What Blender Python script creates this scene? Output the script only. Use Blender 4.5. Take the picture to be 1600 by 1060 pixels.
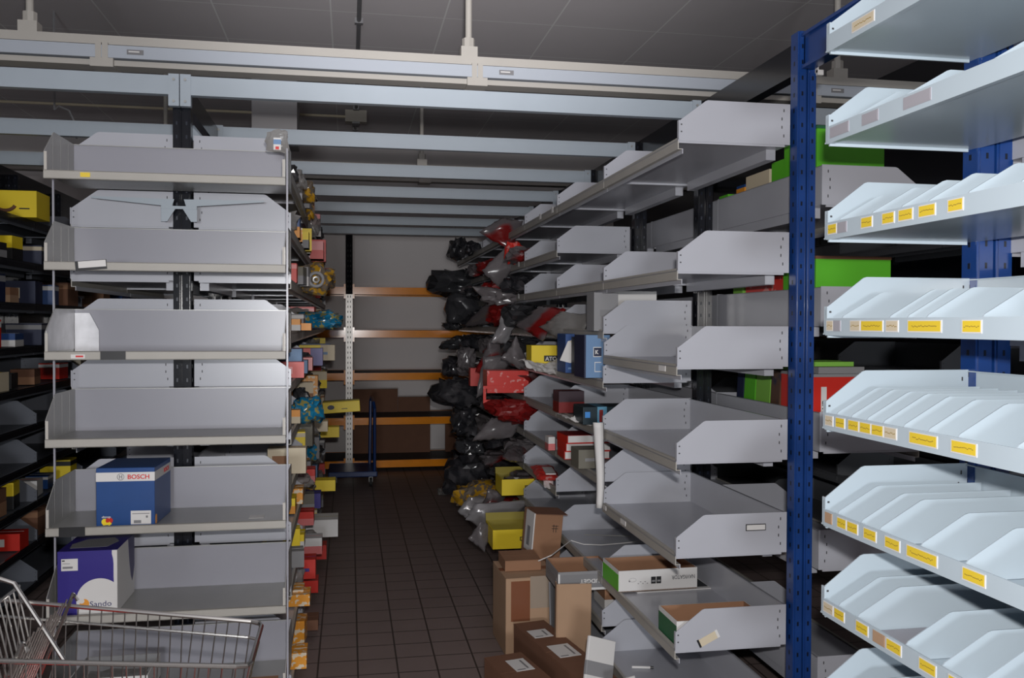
import bpy, bmesh, math, random
from mathutils import Vector, Matrix
from math import sin, cos, tan, pi, radians
R = random.Random(7)
D = bpy.data
S = bpy.context.scene
for o in list(D.objects): D.objects.remove(o)
C = S.collection

# ------------------------------------------------------------------ camera
F, YAW, PITCH, ROLL = 1396.4, .1803, -.0172, .0033
EYE = Vector((0, 0, 1.76))
fw = Vector((sin(YAW), cos(YAW), 0)); rt = Vector((cos(YAW), -sin(YAW), 0)); up = Vector((0, 0, 1))
fw, up = (cos(PITCH)*fw + sin(PITCH)*up, cos(PITCH)*up - sin(PITCH)*fw)
rt, up = (cos(ROLL)*rt + sin(ROLL)*up, cos(ROLL)*up - sin(ROLL)*rt)
cam = D.cameras.new('camera'); co = D.objects.new('camera', cam); C.objects.link(co)
cam.sensor_width = 36; cam.lens = F/1600*36; cam.clip_start = .05; cam.clip_end = 100
m = Matrix((rt, up, -fw)).transposed().to_4x4(); m.translation = EYE
co.matrix_world = m
S.camera = co

def at(px, py, Y=None, Z=None, X=None):
    """point of the place seen at a spot of the photograph, on the plane y=Y, z=Z or x=X"""
    d = fw*F + rt*(px-800) + up*(530-py)
    if Y is not None: t = (Y-EYE.y)/d.y
    elif Z is not None: t = (Z-EYE.z)/d.z
    else: t = (X-EYE.x)/d.x
    return EYE + d*t

# ------------------------------------------------------------------ light
S.view_settings.view_transform = 'Standard'; S.view_settings.look = 'None'
S.view_settings.gamma = 1; S.view_settings.exposure = 0
W = D.worlds.new('world'); S.world = W; W.use_nodes = True
bg = W.node_tree.nodes['Background']; bg.inputs[0].default_value = (.62, .68, .8, 1); bg.inputs[1].default_value = .10
def area(name, loc, aim, sx, sy, watts, col):
    l = D.lights.new(name, 'AREA'); l.shape = 'RECTANGLE'; l.size = sx; l.size_y = sy; l.energy = watts; l.color = col
    o = D.objects.new(name, l); C.objects.link(o); o.location = loc
    o.rotation_euler = (Vector(aim)-Vector(loc)).to_track_quat('-Z', 'Y').to_euler(); return o
area('camera_flash', (.035, -.02, 1.90), (.8, 4, 1.9), .07, .04, 78, (1, .97, .95))
area('entrance_daylight', (-.8, -8.0, 1.55), (.6, 4, 1.9), 1.1, 1.0, 300, (.93, .96, 1))  # added fill from behind the camera, so distant parts stay bright

l = D.lights.new('flash_top_head', 'SPOT'); l.energy = 820; l.spot_size = radians(44); l.spot_blend = 1; l.shadow_soft_size = .05; l.color = (1, .97, .97)  # added spot aimed upward to brighten ceiling, trunking and beams
o = D.objects.new('flash_top_head', l); C.objects.link(o); o.location = (.035, -.02, 1.94)
o.rotation_euler = Vector((.10, 1, .50)).to_track_quat('-Z', 'Y').to_euler()

# ------------------------------------------------------------------ materials
def lin(c): return tuple(((v/255+.055)/1.055)**2.4 if v > 10 else v/255/12.92 for v in c)
MC = {}
def mat(name, rgb, rough=.5, metal=0, spec=.5, noise=0, nscale=8, bump=0, alpha=1, coat=0, srgb=False, trans=0):
    if name in MC: return MC[name]
    if srgb: rgb = lin(rgb)
    M = D.materials.new(name); M.use_nodes = True; nt = M.node_tree; b = nt.nodes['Principled BSDF']
    b.inputs['Base Color'].default_value = (*rgb, 1); b.inputs['Roughness'].default_value = rough
    b.inputs['Metallic'].default_value = metal; b.inputs['Specular IOR Level'].default_value = spec
    b.inputs['Coat Weight'].default_value = coat
    b.inputs['Alpha'].default_value = alpha; b.inputs['Transmission Weight'].default_value = trans
    tc = nt.nodes.new('ShaderNodeTexCoord')
    n = nt.nodes.new('ShaderNodeTexNoise'); n.inputs['Scale'].default_value = nscale; n.inputs['Detail'].default_value = 4
    nt.links.new(tc.outputs['Object'], n.inputs['Vector'])
    if noise:
        mx = nt.nodes.new('ShaderNodeMix'); mx.data_type = 'RGBA'
        mx.inputs[6].default_value = (*[v*(1-noise) for v in rgb], 1); mx.inputs[7].default_value = (*[min(1, v*(1+noise)) for v in rgb], 1)
        nt.links.new(n.outputs['Fac'], mx.inputs[0]); nt.links.new(mx.outputs[2], b.inputs['Base Color'])
    if bump:
        bp = nt.nodes.new('ShaderNodeBump'); bp.inputs['Strength'].default_value = bump; bp.inputs['Distance'].default_value = .02
        nt.links.new(n.outputs['Fac'], bp.inputs['Height']); nt.links.new(bp.outputs[0], b.inputs['Normal'])
    MC[name] = M; return M
steel = mat('grey_painted_steel', (.42, .43, .475), .25, noise=.07, nscale=3)
steel_d = mat('zinc_steel', (.34, .34, .33), .36, .35, noise=.12, nscale=5)
esteel = mat('dull_grey_plate', (.29, .29, .33), .3, noise=.07, nscale=3)
galv = mat('galvanised_steel', (.36, .36, .35), .34, .35, noise=.15, nscale=6)
lipm = mat('warm_grey_lip', (.36, .345, .315), .5, noise=.08)
pale = mat('pale_blue_steel', (.46, .545, .61), .2, noise=.04, nscale=3)
pgrey = mat('plain_grey_plate', (.36, .35, .39), .45)
blue = mat('blue_enamel', (.008, .045, .20), .28, noise=.2, nscale=4, coat=.2)
black = mat('black_enamel', (.007, .008, .012), .17, spec=.35)
hole = mat('dark_slot', (.006, .006, .008), .6)
chrome = mat('chrome_wire', (.55, .54, .52), .22, 1)
beamm = mat('pale_beam_paint', (.33, .38, .43), .4, noise=.05)
white = mat('white_cast_paint', (.44, .42, .385), .5, noise=.04)
whitem = mat('white_paper', (.66, .65, .64), .7)
orange = mat('orange_beam_paint', (.85, .28, .01), .15, noise=.15, spec=.4)
wallm = mat('grey_render', (.72, .68, .67), .8, noise=.06, nscale=1.5)
deckm = mat('dark_deck', (.05, .048, .05), .6)
kraft = mat('kraft_cardboard', (.30, .155, .085), .8, noise=.12, nscale=9, bump=.05)
kraftd = mat('dark_cardboard', (.16, .072, .04), .8, noise=.15, nscale=9)
kraftl = mat('light_cardboard', (.42, .27, .17), .8, noise=.08, nscale=9)
tape = mat('brown_tape', (.22, .085, .045), .18)
cleart = mat('clear_tape', (.5, .42, .34), .12, alpha=.5)
yellow = mat('yellow_print', (.88, .66, .02), .45, noise=.05)
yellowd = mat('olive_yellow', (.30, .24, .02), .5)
ylabel = mat('yellow_label', (.75, .55, .04), .55)
red = mat('red_print', (.58, .022, .012), .4, noise=.12)
redd = mat('dark_red_print', (.2, .008, .008), .4, noise=.15)
pink = mat('pale_red_print', (.62, .16, .16), .35)
orangep = mat('orange_print', (.75, .30, .03), .45, noise=.15)
green = mat('green_print', (.10, .46, .02), .5, noise=.05)
greenl = mat('lime_print', (.22, .50, .07), .5, noise=.08)
greend = mat('dark_green_print', (.02, .12, .05), .5)
bosb = mat('royal_blue_print', (.008, .055, .21), .4, noise=.12, nscale=14)
sanb = mat('indigo_print', (.025, .015, .20), .4)
lblue = mat('light_blue_print', (.13, .24, .42), .5)
nblue = mat('navy_print', (.008, .014, .05), .45)
tealb = mat('teal_foil', (.01, .16, .30), .3, noise=.5, nscale=30)
cream = mat('cream_card', (.6, .52, .38), .6)
greyb = mat('grey_card', (.24, .24, .25), .6, noise=.06)
olive = mat('olive_grey_card', (.16, .15, .12), .6)
greyp = mat('grey_print', (.20, .20, .21), .55)
blk = mat('black_print', (.012, .012, .014), .45)
redt = mat('red_ink', (.6, .02, .02), .5)
rubber = mat('black_rubber', (.01, .01, .01), .7)
bagc = mat('clear_bag_film', (.26, .25, .24), .16, noise=.25, nscale=9, alpha=.62, bump=.1)
baggrey = mat('grey_bag_film', (.15, .135, .14), .24, noise=.2, nscale=5, alpha=.9, bump=.06)
bagdark = mat('dark_bag_film', (.040, .040, .044), .2, noise=.3, nscale=7, alpha=.97, bump=.1)
bagsil = mat('silvery_bag_film', (.30, .29, .30), .22, .2, noise=.2, nscale=6, alpha=.9, bump=.08)
def patch_mat(name, a, b_, scale, lo=.48, hi=.55, rough=.2, alpha=.93):
    M = mat(name, a, rough, alpha=alpha); nt = M.node_tree; b = nt.nodes['Principled BSDF']
    n = [x for x in nt.nodes if x.type == 'TEX_NOISE'][0]; n.inputs['Scale'].default_value = scale; n.inputs['Detail'].default_value = 1
    r = nt.nodes.new('ShaderNodeValToRGB'); r.color_ramp.elements[0].position = lo; r.color_ramp.elements[1].position = hi
    r.color_ramp.elements[0].color = (*a, 1); r.color_ramp.elements[1].color = (*b_, 1)
    nt.links.new(n.outputs['Fac'], r.inputs[0]); nt.links.new(r.outputs[0], b.inputs['Base Color']); return M
bagred = patch_mat('grey_film_over_red_boxes', (.115, .10, .105), (.19, .010, .010), 4.2, .5, .6)
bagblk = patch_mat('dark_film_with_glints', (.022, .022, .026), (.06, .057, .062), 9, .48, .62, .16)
bagyel = patch_mat('clear_film_over_yellow_parts', (.16, .13, .10), (.55, .30, .02), 24, .5, .56, .15, .85)
teald = patch_mat('blue_printed_film', (.01, .17, .32), (.28, .25, .08), 34, .56, .6, .2, 1)
orangefl = patch_mat('orange_print_with_marks', (.80, .33, .03), (.75, .65, .5), 38, .53, .57, .4, 1)
redfl = patch_mat('red_print_with_flecks', (.68, .035, .025), (.75, .3, .28), 30, .6, .66, .3, 1)
browns = patch_mat('scuffed_brown_card', (.10, .05, .03), (.015, .02, .05), 14, .5, .6, .5, 1)

def grid_mat(name, base, line, axes, rough, width, noise=.1, spec=.5):
    """base colour with straight joint lines; axes = [(component, phase, period), ...]"""
    M = mat(name, base, rough, noise=noise, nscale=2.2, spec=spec); nt = M.node_tree; b = nt.nodes['Principled BSDF']
    src = [l.from_socket for l in nt.links if l.to_socket == b.inputs['Base Color']][0]
    g = nt.nodes.new('ShaderNodeNewGeometry'); s = nt.nodes.new('ShaderNodeSeparateXYZ'); nt.links.new(g.outputs['Position'], s.inputs[0])
    acc = None
    for comp, ph, per in axes:
        a = nt.nodes.new('ShaderNodeMath'); a.operation = 'SUBTRACT'; nt.links.new(s.outputs[comp], a.inputs[0]); a.inputs[1].default_value = ph
        p = nt.nodes.new('ShaderNodeMath'); p.operation = 'PINGPONG'; nt.links.new(a.outputs[0], p.inputs[0]); p.inputs[1].default_value = per/2
        l = nt.nodes.new('ShaderNodeMath'); l.operation = 'LESS_THAN'; nt.links.new(p.outputs[0], l.inputs[0]); l.inputs[1].default_value = width/2
        if acc is None: acc = l
        else:
            q = nt.nodes.new('ShaderNodeMath'); q.operation = 'MAXIMUM'; nt.links.new(acc.outputs[0], q.inputs[0]); nt.links.new(l.outputs[0], q.inputs[1]); acc = q
    mx = nt.nodes.new('ShaderNodeMix'); mx.data_type = 'RGBA'; nt.links.new(acc.outputs[0], mx.inputs[0])
    nt.links.new(src, mx.inputs[6]); mx.inputs[7].default_value = (*line, 1); nt.links.new(mx.outputs[2], b.inputs['Base Color'])
    return M
floorm = grid_mat('dark_floor_tiles', (.20, .155, .145), (.045, .034, .03), [(0, -.156, .2), (1, .1, .2)], .5, .009, .18)
ceilm = grid_mat('ceiling_boards', (.66, .63, .65), (.85, .85, .85), [(0, -.13, .82), (1, 6.61, .79)], .8, .012, .05)

# ------------------------------------------------------------------ mesh helpers
class MB:
    def __init__(s): s.v = []; s.f = []; s.m = []; s.mats = []
    def mi(s, M):
        if M not in s.mats: s.mats.append(M)
        return s.mats.index(M)
    def add(s, vs, fs, M):
        b = len(s.v); s.v += [tuple(v) for v in vs]; k = s.mi(M)
        for f in fs: s.f.append([b+i for i in f]); s.m.append(k)
        return s
    def box(s, x0, x1, y0, y1, z0, z1, M, rot=None, cen=None):
        vs = [Vector((x, y, z)) for x in (x0, x1) for y in (y0, y1) for z in (z0, z1)]
        if rot is not None:
            c = Vector(cen) if cen is not None else Vector(((x0+x1)/2, (y0+y1)/2, (z0+z1)/2)); vs = [rot @ (v-c) + c for v in vs]
        return s.add(vs, [(0, 1, 3, 2), (4, 6, 7, 5), (0, 4, 5, 1), (2, 3, 7, 6), (0, 2, 6, 4), (1, 5, 7, 3)], M)
    def prism(s, pts, a, b, M, ax='y'):
        """polygon pts (u,v) extruded along ax between a and b"""
        n = len(pts)
        def P(u, v, w): return {'y': (u, w, v), 'x': (w, u, v), 'z': (u, v, w)}[ax]
        vs = [P(u, v, a) for u, v in pts] + [P(u, v, b) for u, v in pts]
        return s.add(vs, [tuple(range(n)), tuple(range(2*n-1, n-1, -1))] + [(i, (i+1) % n, n+(i+1) % n, n+i) for i in range(n)], M)
    def tube(s, pts, r, M, n=6, caps=True):
        pts = [Vector(p) for p in pts]; b = len(s.v); k = s.mi(M); u = None
        for i, p in enumerate(pts):
            t = (pts[min(i+1, len(pts)-1)] - pts[max(i-1, 0)]).normalized()
            if u is None: u = t.orthogonal().normalized()
            else: u = (u - t*u.dot(t)).normalized()
            w = t.cross(u)
            for j in range(n):
                a = 2*pi*j/n; s.v.append(tuple(p + (u*cos(a) + w*sin(a))*r))
        for i in range(len(pts)-1):
            for j in range(n):
                s.f.append([b+i*n+j, b+i*n+(j+1) % n, b+(i+1)*n+(j+1) % n, b+(i+1)*n+j]); s.m.append(k)
        if caps:
            s.f.append([b+j for j in range(n)][::-1]); s.m.append(k); e = b+(len(pts)-1)*n
            s.f.append([e+j for j in range(n)]); s.m.append(k)
        return s
    def mesh(s, name, smooth=False):
        me = D.meshes.new(name); me.from_pydata(s.v, [], s.f)
        for M in s.mats: me.materials.append(M)
        for p, k in zip(me.polygons, s.m): p.material_index = k; p.use_smooth = smooth
        bm = bmesh.new(); bm.from_mesh(me); bmesh.ops.recalc_face_normals(bm, faces=bm.faces); bm.to_mesh(me); bm.free()
        return me
WL = {}
def put(name, me, parent=None, loc=(0, 0, 0), rot=None, bevel=0):
    """loc is given in the parent's own frame"""
    if isinstance(me, MB): me = me.mesh(name)
    o = D.objects.new(name, me); C.objects.link(o); o.parent = parent; o.location = loc
    if rot is not None: o.rotation_euler = rot
    if bevel:
        b = o.modifiers.new('bevel', 'BEVEL'); b.width = bevel; b.segments = 2; b.limit_method = 'ANGLE'
    return o
def tag(o, label, cat, group=None):
    o['label'] = label; o['category'] = cat
    if group: o['group'] = group
    return o
def thing(name, label, cat, loc=(0, 0, 0), rz=0, group=None, rot=None):
    o = D.objects.new(name, None); C.objects.link(o); o.location = loc; o.rotation_euler = rot if rot is not None else (0, 0, rz); o.empty_display_size = .1
    return tag(o, label, cat, group)
def struct(name, mb):
    o = put(name, mb); o['kind'] = 'structure'; return o
def word(name, txt, h, M, parent, loc, rot, w=None, bold=0):
    """flat lettering, h = capital height, lower left corner at loc"""
    c = D.curves.new(name, 'FONT'); c.body = txt; c.size = h/.72; c.extrude = .0004; c.offset = bold*h; c.resolution_u = 3
    o = D.objects.new('tmp', c); C.objects.link(o); bpy.context.view_layer.update()
    me = D.meshes.new_from_object(o.evaluated_get(bpy.context.evaluated_depsgraph_get())); D.objects.remove(o)
    xs = [v.co.x for v in me.vertices]; x0, x1 = min(xs), max(xs)
    k = (w/(x1-x0)) if w else 1
    for v in me.vertices: v.co.x = (v.co.x-x0)*k
    me.materials.clear(); me.materials.append(M)
    return put(name, me, parent, loc, rot)
FRONT = (pi/2, 0, 0)            # lettering on a face that looks towards -y
FLIP = (-pi/2, 0, pi)           # the same, upside down

# ------------------------------------------------------------------ the setting
struct('floor', MB().box(-7, 6.5, -9, 12, -.1, 0, floorm))
struct('ceiling', MB().box(-7, 6.5, -9, 12, 4.01, 4.11, ceilm))
struct('wall_back', MB().box(-7, 6.5, 11.7, 11.9, 0, 4.01, wallm))
struct('wall_left', MB().box(-7.2, -7, -9, 12, 0, 4.01, wallm))
struct('wall_right', MB().box(6.5, 6.7, -9, 12, 0, 4.01, wallm))

# ------------------------------------------------------------------ steel racks
slot = mat('upright_slot', (.004, .008, .02), .3)
def upright(parent, x, y, z1, M, w=.085, d=.055, part='upright'):
    """twin perforated channel with a groove and slots"""
    b = MB()
    for s in (-1, 1):
        cx = s*w/4
        b.box(cx-w/4+.004, cx+w/4-.004, -d/2, d/2, .006, z1, M)
        b.box(cx-w/4+.010, cx+w/4-.010, -d/2-.005, d/2+.005, .006, z1, M)
        n = int(z1/.0602)
        for k in range(n):
            z = .05+k*.0602
            if z+.03 > z1: break
            b.box(cx-.0035, cx+.0035, -d/2-.0058, -d/2-.0045, z, z+.016, slot)
            b.box(s*w/2-.005*s-.0015, s*w/2-.005*s+.0015, -.005, .005, z, z+.016, slot)
    b.box(-.004, .004, -d/2+.012, d/2-.012, .006, z1, M)
    b.box(-w/2, w/2, -d/2-.01, d/2+.01, 0, .006, M)
    return put(part, b, parent, (x, y, 0))
dim = mat('small_punched_hole', (.05, .05, .055), .6)
def shelf_mesh(depth, L, s, M, lm, lip_up=False):
    """tray from x=0 (aisle lip) to x=depth*s (upright side)"""
    b = MB()
    def bx(x0, x1, *a): b.box(min(x0*s, x1*s), max(x0*s, x1*s), *a)
    bx(0, depth, .003, L-.003, -.004, 0, M)
    if lip_up:
        bx(-.001, .003, .003, L-.003, -.006, .040, M); bx(0, .014, .003, L-.003, -.006, -.004, M)
    else:
        bx(0, .004, .003, L-.003, -.036, .008, lm); bx(.004, .018, .003, L-.003, -.036, -.033, lm)
        bx(.004, .013, .003, L-.003, .004, .008, lm); bx(.018, .021, .003, L-.003, -.052, -.033, M)
    bx(depth-.004, depth, .003, L-.003, 0, .150, M); bx(depth-.012, depth, .003, L-.003, .147, .150, M)
    for y in (.003, L-.009): bx(.004, depth-.02, y, y+.006, -.012, -.004, M)
    if not lip_up: bx(depth-.05, depth-.01, .10, L-.06, -.045, -.004, M)
    return b.mesh('shelf')
def panel_mesh(depth, s, M, small=False):
    """chamfered side plate, .155 high at the back"""
    b = MB(); h = .150 if not small else .105; f = .072 if not small else .045; c = .11
    pts = [(0, 0), (0, f-.008), (.006*1, f), (c, h), (c+.01, h+.003), (depth, h+.003), (depth, 0)]
    b.prism([(x*s, z) for x, z in pts], -.0015, .0015, M)
    if not small:
        for z in (.028, .055):
            b.box(min(.010*s, .016*s), max(.010*s, .016*s), -.0022, .0022, z, z+.005, dim)
        for z, dx in ((.025, .028), (.058, .036), (.090, .036), (.122, .028)):
            x = depth-dx; b.box(min(x*s, (x+.004)*s), max(x*s, (x+.004)*s), -.0022, .0022, z, z+.011, dim)
        b.box(min(0, .004*s), max(0, .004*s), -.008, .008, 0, f, M)
        b.box(min(0, depth*s), max(0, depth*s), -.0015, .012, -.004, 0, M)
    return b.mesh('side_panel')
MESH = {}
def cached(key, fn, *a):
    if key not in MESH: MESH[key] = fn(*a)
    return MESH[key]
def add_shelf(rack, xf, y0, z, s, depth, L=1.0, M=steel, lm=lipm, ends=(1, 1), up_=False):
    bx, by = rack.location.x, rack.location.y
    sh = put('shelf', cached(('s', depth, L, s, M.name, up_), shelf_mesh, depth, L, s, M, lm, up_), rack, (xf-bx, y0-by, z))
    pm = cached(('p', depth, s, M.name), panel_mesh, depth, s, M)
    if ends[0]: put('side_panel', pm, sh, (0, .0015, 0))
    if ends[1]: put('side_panel', pm, sh, (0, L-.0135, 0))
    return sh
def lip_label(sh, y, w, M, s, z=-.026, h=.022, x=-.0012, name='label_holder'):
    b = MB(); b.box(-.0010, .0010, 0, w, 0, h, M)
    return put(name, b, sh, (x*s, y, z))
mod = [2.458, 2.197, 1.964, 1.724, 1.481, 1.238, .997, .761, .515, .28, .06]

# right rack, bays from y=3.22 to 10.22
XR, XP = 1.222, 1.735
right = thing('shelving_rack', 'long grey double-sided shelving rack right of the aisle, behind the blue upright', 'shelving rack', (XP, 3.22, 0))
upright(right, -.004, 0, 2.885, blue, .085)
for i in range(1, 8): upright(right, 0, i*1.0, 2.86, black)
bays = {0: [2.458, 1.964, 1.60, 1.238, .877, .515, .15], 1: [2.458, 1.964, 1.724, 1.481, 1.238, .997, .515, .28, .06]}
RS = {}
for i in range(7):
    lv = bays.get(i, mod)
    for z in lv:
        e1 = 1 if i == 6 or z not in bays.get(i+1, mod) else 0
        RS[i, z] = add_shelf(right, XR, 3.22+i, z, 1, .455, ends=(1, e1))
for i in range(3):
    for z in (2.232, 1.757, 1.265, .80, .30):
        add_shelf(right, 2*XP-XR, 3.22+i, z, -1, .435, ends=(1, int(i == 2)))
for z, ys in ((.877, (.62,)), (1.60, (.12,)), (2.458, ()), (.515, ())):
    for y in ys: lip_label(RS[0, z], y, .075, whitem, 1)
lip_label(RS[0, .877], .93, .05, whitem, 1, z=-.02)
b = MB(); b.box(0, .082, -.001, .001, 0, .026, hole); b.box(.003, .079, -.0016, .001, .003, .023, whitem)
put('label_holder', b, [c for c in RS[0, .877].children if c.name.startswith('side_panel')][0], (.285, -.0026, .085))
b = MB(); rr = Matrix.Rotation(-.45, 3, 'Y'); b.box(0, .09, -.001, .001, 0, .030, cream, rr); b.box(0, .008, -.0016, .0012, 0, .032, blk, rr, (.045, 0, .015)); b.box(.08, .09, -.0016, .0012, 0, .032, whitem, rr, (.045, 0, .015))
put('label_holder', b, [c for c in RS[0, .515].children if c.name.startswith('side_panel')][0], (.09, -.0026, .022))
for (i, z), y in (((2, 2.458), .45), ((3, 2.197), .2), ((3, 1.964), .2), ((2, 2.458), .1)): lip_label(RS[i, z], y, .05, whitem, 1, z=-.02, h=.035)
# top rails that join the uprights along the rack
for i in range(7):
    put('top_rail', MB().box(-.02, .02, .03, .97, 0, .13, black).box(-.035, -.02, .03, .97, 0, .01, black), right, (0, i*1.0, 2.73))
b = MB(); b.box(.026, .031, -.052, -.034, -.16, .015, whitem); b.box(.026, .050, -.054, -.040, -.17, -.15, whitem)
for z in (-.02, -.075): b.tube([(.022, -.036, z), (.022, -.042, z)], .005, galv, 8)
put('joint_plate', b, right, (0, 0, 2.885))

# foreground rack, pale blue, with dividers
XF = 1.264; XN = 1.752; YN = 2.222
near = thing('shelving_rack', 'pale blue divided shelving rack at the right edge, with yellow shelf labels', 'shelving rack', (XN, YN, 0))
upright(near, 0, 0, 2.885, blue, .118, .06); upright(near, 0, -1.0, 2.885, blue, .118, .06)
NS = []
nl = [2.497, 2.251, 1.994, 1.737, 1.483, 1.222, .98, .72, .46, .2]
for z in nl:
    sh = put('shelf', cached('nearshelf', shelf_mesh, .44, 1.0, 1, pale, pale, True), near, (XF-XN, -1.0, z)); NS.append(sh)
    pm = cached('nearpanel', panel_mesh, .44, 1, pale); put('side_panel', pm, sh, (0, 1.0-.0015, 0)); put('side_panel', pm, sh, (0, .012, 0))
    if z > .5:
        bk = put('shelf', cached('nearback', shelf_mesh, .42, 1.0, -1, steel, lipm), near, (XN-XF-.02, -1.0, z-.03))
        put('side_panel', cached('nearbackp', panel_mesh, .42, -1, steel), bk, (0, 1.0-.0015, 0))
dv = {0: (.1, .3, .5, .8), 1: (.13, .33, .62), 2: (.05, .2, .32, .42, .55, .7), 3: (.07, .28, .35, .42, .60), 4: (.05, .12, .19, .26, .34, .43, .53, .7),
      5: (.06, .17, .25, .41, .56, .76), 6: (.07, .16, .36, .49, .6, .72, .84), 7: (.1, .25, .4, .55), 8: (.2, .5), 9: ()}
dm = panel_mesh(.425, 1, pale, True)
for k, ds in dv.items():
    for d in ds: put('divider', dm, NS[k], (.006, 1.0-d, .001))
greyplate = {2: (.075, .195), 3: (.075, .275), 6: (.17, .355), 5: (.77, .97)}
for k, (a, c) in greyplate.items(): put('base_plate', MB().box(.006, .42, 1-c, 1-a, .001, .004, pgrey), NS[k])
inkm = mat('faded_ink', (.28, .19, .03), .7)
def scribble(b, y0, w, z0, h, n, r):
    for q in range(n):
        yy = y0+w*(.15+.7*q/max(1, n-1)); zz = z0+h*(.45+.12*r.random()); b.box(-.0022, -.0014, yy-.002, yy+.002, zz-.0010, zz+.0010, inkm)
# label strips: (offset from the far end, width, colour); the ink is illegible scribble in the photograph
strips = {0: ((.12, .10, 'c'),), 1: ((.02, .09, 'g'), (.17, .07, 'g'), (.34, .1, 'g')),
          2: ((.012, .045, 'y'), (.06, .045, 'g'), (.17, .05, 'y'), (.26, .05, 'y'), (.325, .055, 'y'), (.40, .06, 'y'), (.5, .05, 'y')),
          3: ((.01, .035, 'c'), (.045, .035, 'g'), (.125, .047, 'c'), (.174, .095, 'y'), (.28, .05, 'c'), (.365, .12, 'y'), (.55, .06, 'y')),
          4: ((.008, .04, 'c'), (.06, .045, 'y'), (.12, .05, 'y'), (.173, .05, 'y'), (.225, .05, 'y'), (.278, .05, 'c'), (.375, .1, 'y'), (.52, .08, 'y')),
          5: ((.012, .035, 'k'), (.072, .045, 'y'), (.12, .05, 'y'), (.195, .055, 'y'), (.285, .06, 'y'), (.37, .11, 'y'), (.56, .07, 'y')),
          6: ((.008, .05, 'c'), (.062, .05, 'y'), (.165, .055, 'y'), (.24, .05, 'k'), (.295, .06, 'y'), (.42, .06, 'y'), (.52, .06, 'y'), (.65, .07, 'y')),
          7: ((.02, .05, 'y'), (.12, .05, 'y'), (.2, .05, 'y'))}
cm = {'c': cream, 'g': pgrey, 'y': ylabel, 'k': kraftl}
rr_ = random.Random(3)
for k, ls in strips.items():
    for off, w, c in ls:
        b = MB(); b.box(-.0016, .0004, 0, w, 0, .028, whitem if c in 'yc' else cm[c]); b.box(-.002, .0004, .003, w-.003, .003, .026, cm[c])
        if c in 'yc': scribble(b, 0, w, 0, .028, int(w*160), rr_)
        put('label_strip', b, NS[k], (-.001, 1-off-w, .006))
# blue rail joining the two racks over the gap
bl = thing('top_beam', 'blue steel beam joining the blue upright to the nearest rack overhead', 'beam', (XP, YN, 2.74))
put('beam', MB().box(-.02, .02, .035, .965, 0, .135, blue).box(-.032, -.02, .035, .965, 0, .012, blue).box(-.032, -.02, .035, .965, .123, .135, blue), bl)
put('end_plate', MB().box(-.02, .02, .958, .9655, .0, .135, blue), bl)

# left rack behind the end unit
XLf, XLp, XLb = -.262, -.733, -1.205
left = thing('shelving_rack', 'grey double-sided shelving rack left of the aisle, crammed with packages', 'shelving rack', (XLp, 4.22, 0))
for i in range(7): upright(left, 0, i*1.0, 2.72 if i == 0 else 2.84, black, .084)
llv = [2.447, 2.192, 1.952, 1.712, 1.476, 1.235, 1.0, .77, .53, .29, .06]
LS = {}
for i in range(6):
    for z in llv: LS[i, z] = add_shelf(left, XLf, 4.22+i, z, -1, .425, ends=(1, int(i == 5)))
for i in range(2):
    for z in llv[:9]: add_shelf(left, XLb, 4.22+i, z, 1, .430, ends=(1, int(i == 1)))
for i in range(6): put('top_rail', MB().box(-.02, .02, .03, .97, 0, .10, black), left, (0, i*1.0, 2.735))

# end unit across the head of the left rack
XE0, XE1, YE0, YE1 = -1.172, -.256, 3.765, 4.15
endu = thing('end_shelving_unit', 'grey end shelving unit facing the camera, nearly empty, left of the aisle', 'shelving unit', ((XE0+XE1)/2, YE1, 0))
we = XE1-XE0; de = YE1-YE0
def end_shelf():
    b = MB(); b.box(-we/2, we/2, -de, 0, -.015, -.011, galv); b.box(-we/2, we/2, -de-.003, -de, -.034, 0, lipm)
    b.box(-we/2, we/2, -de-.003, -de+.012, -.034, -.031, lipm); b.box(-we/2, we/2, -de-.003, -de+.008, -.003, 0, lipm)
    return b.mesh('shelf')
em = end_shelf()
bp_ = MB().box(-we/2+.004, we/2-.004, -.006, -.002, -.011, .172, esteel).box(-we/2+.004, we/2-.004, -.012, -.002, .169, .172, galv).mesh('back_plate')
def end_side(s):
    b = MB(); pts = [(-de, -.011), (-de, .072), (-de+.006, .08), (-de+.11, .165), (-de+.12, .17), (0, .172), (0, -.011)]
    b.prism(pts, -.0015, .0015, galv, 'x'); b.box(min(0, -.010*s), max(0, -.010*s), -de-.001, -de+.002, 0, .072, white)
    for y in (-de+.1, -de+.2, -de+.3): b.box(-.002, .002, y, y+.004, 0, .16, steel_d)
    return b.mesh('side_panel')
es = {s: end_side(s) for s in (-1, 1)}
elv = [2.355, 1.998, 1.645, 1.30, .95, .598, .245]
ES = []
for z in elv:
    sh = put('shelf', em, endu, (0, 0, z)); ES.append(sh)
    put('back_plate', bp_, sh)
    for s in (-1, 1): put('side_panel', es[s], sh, (s*(we/2-.002), 0, 0))
for x, y in ((-we/2-.006, -.25), (we/2+.008, -de-.012)):
    put('side_post', MB().box(-.0035, .0035, -.004, .004, 0, 2.47 if x > 0 else 2.35, esteel), endu, (x, y, 0))
    for z in elv: pass
b = MB()
for s in (-1, 1):
    b.prism([(s*.03, -.075), (s*.02, -.042), (s*.36, -.038), (s*.36, -.046)], -.012, -.008, beamm); b.prism([(s*.01, -.075), (s*.05, -.14), (s*.075, -.14), (s*.075, -.075)], -.012, -.008, beamm)
b.box(-.075, .075, -.015, -.006, -.085, -.072, beamm)
put('bracket', b, ES[0], (-.02, -.01, -.012))
shiny = mat('shiny_zinc', (.50, .50, .52), .42, .5, noise=.35, nscale=14)
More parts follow.
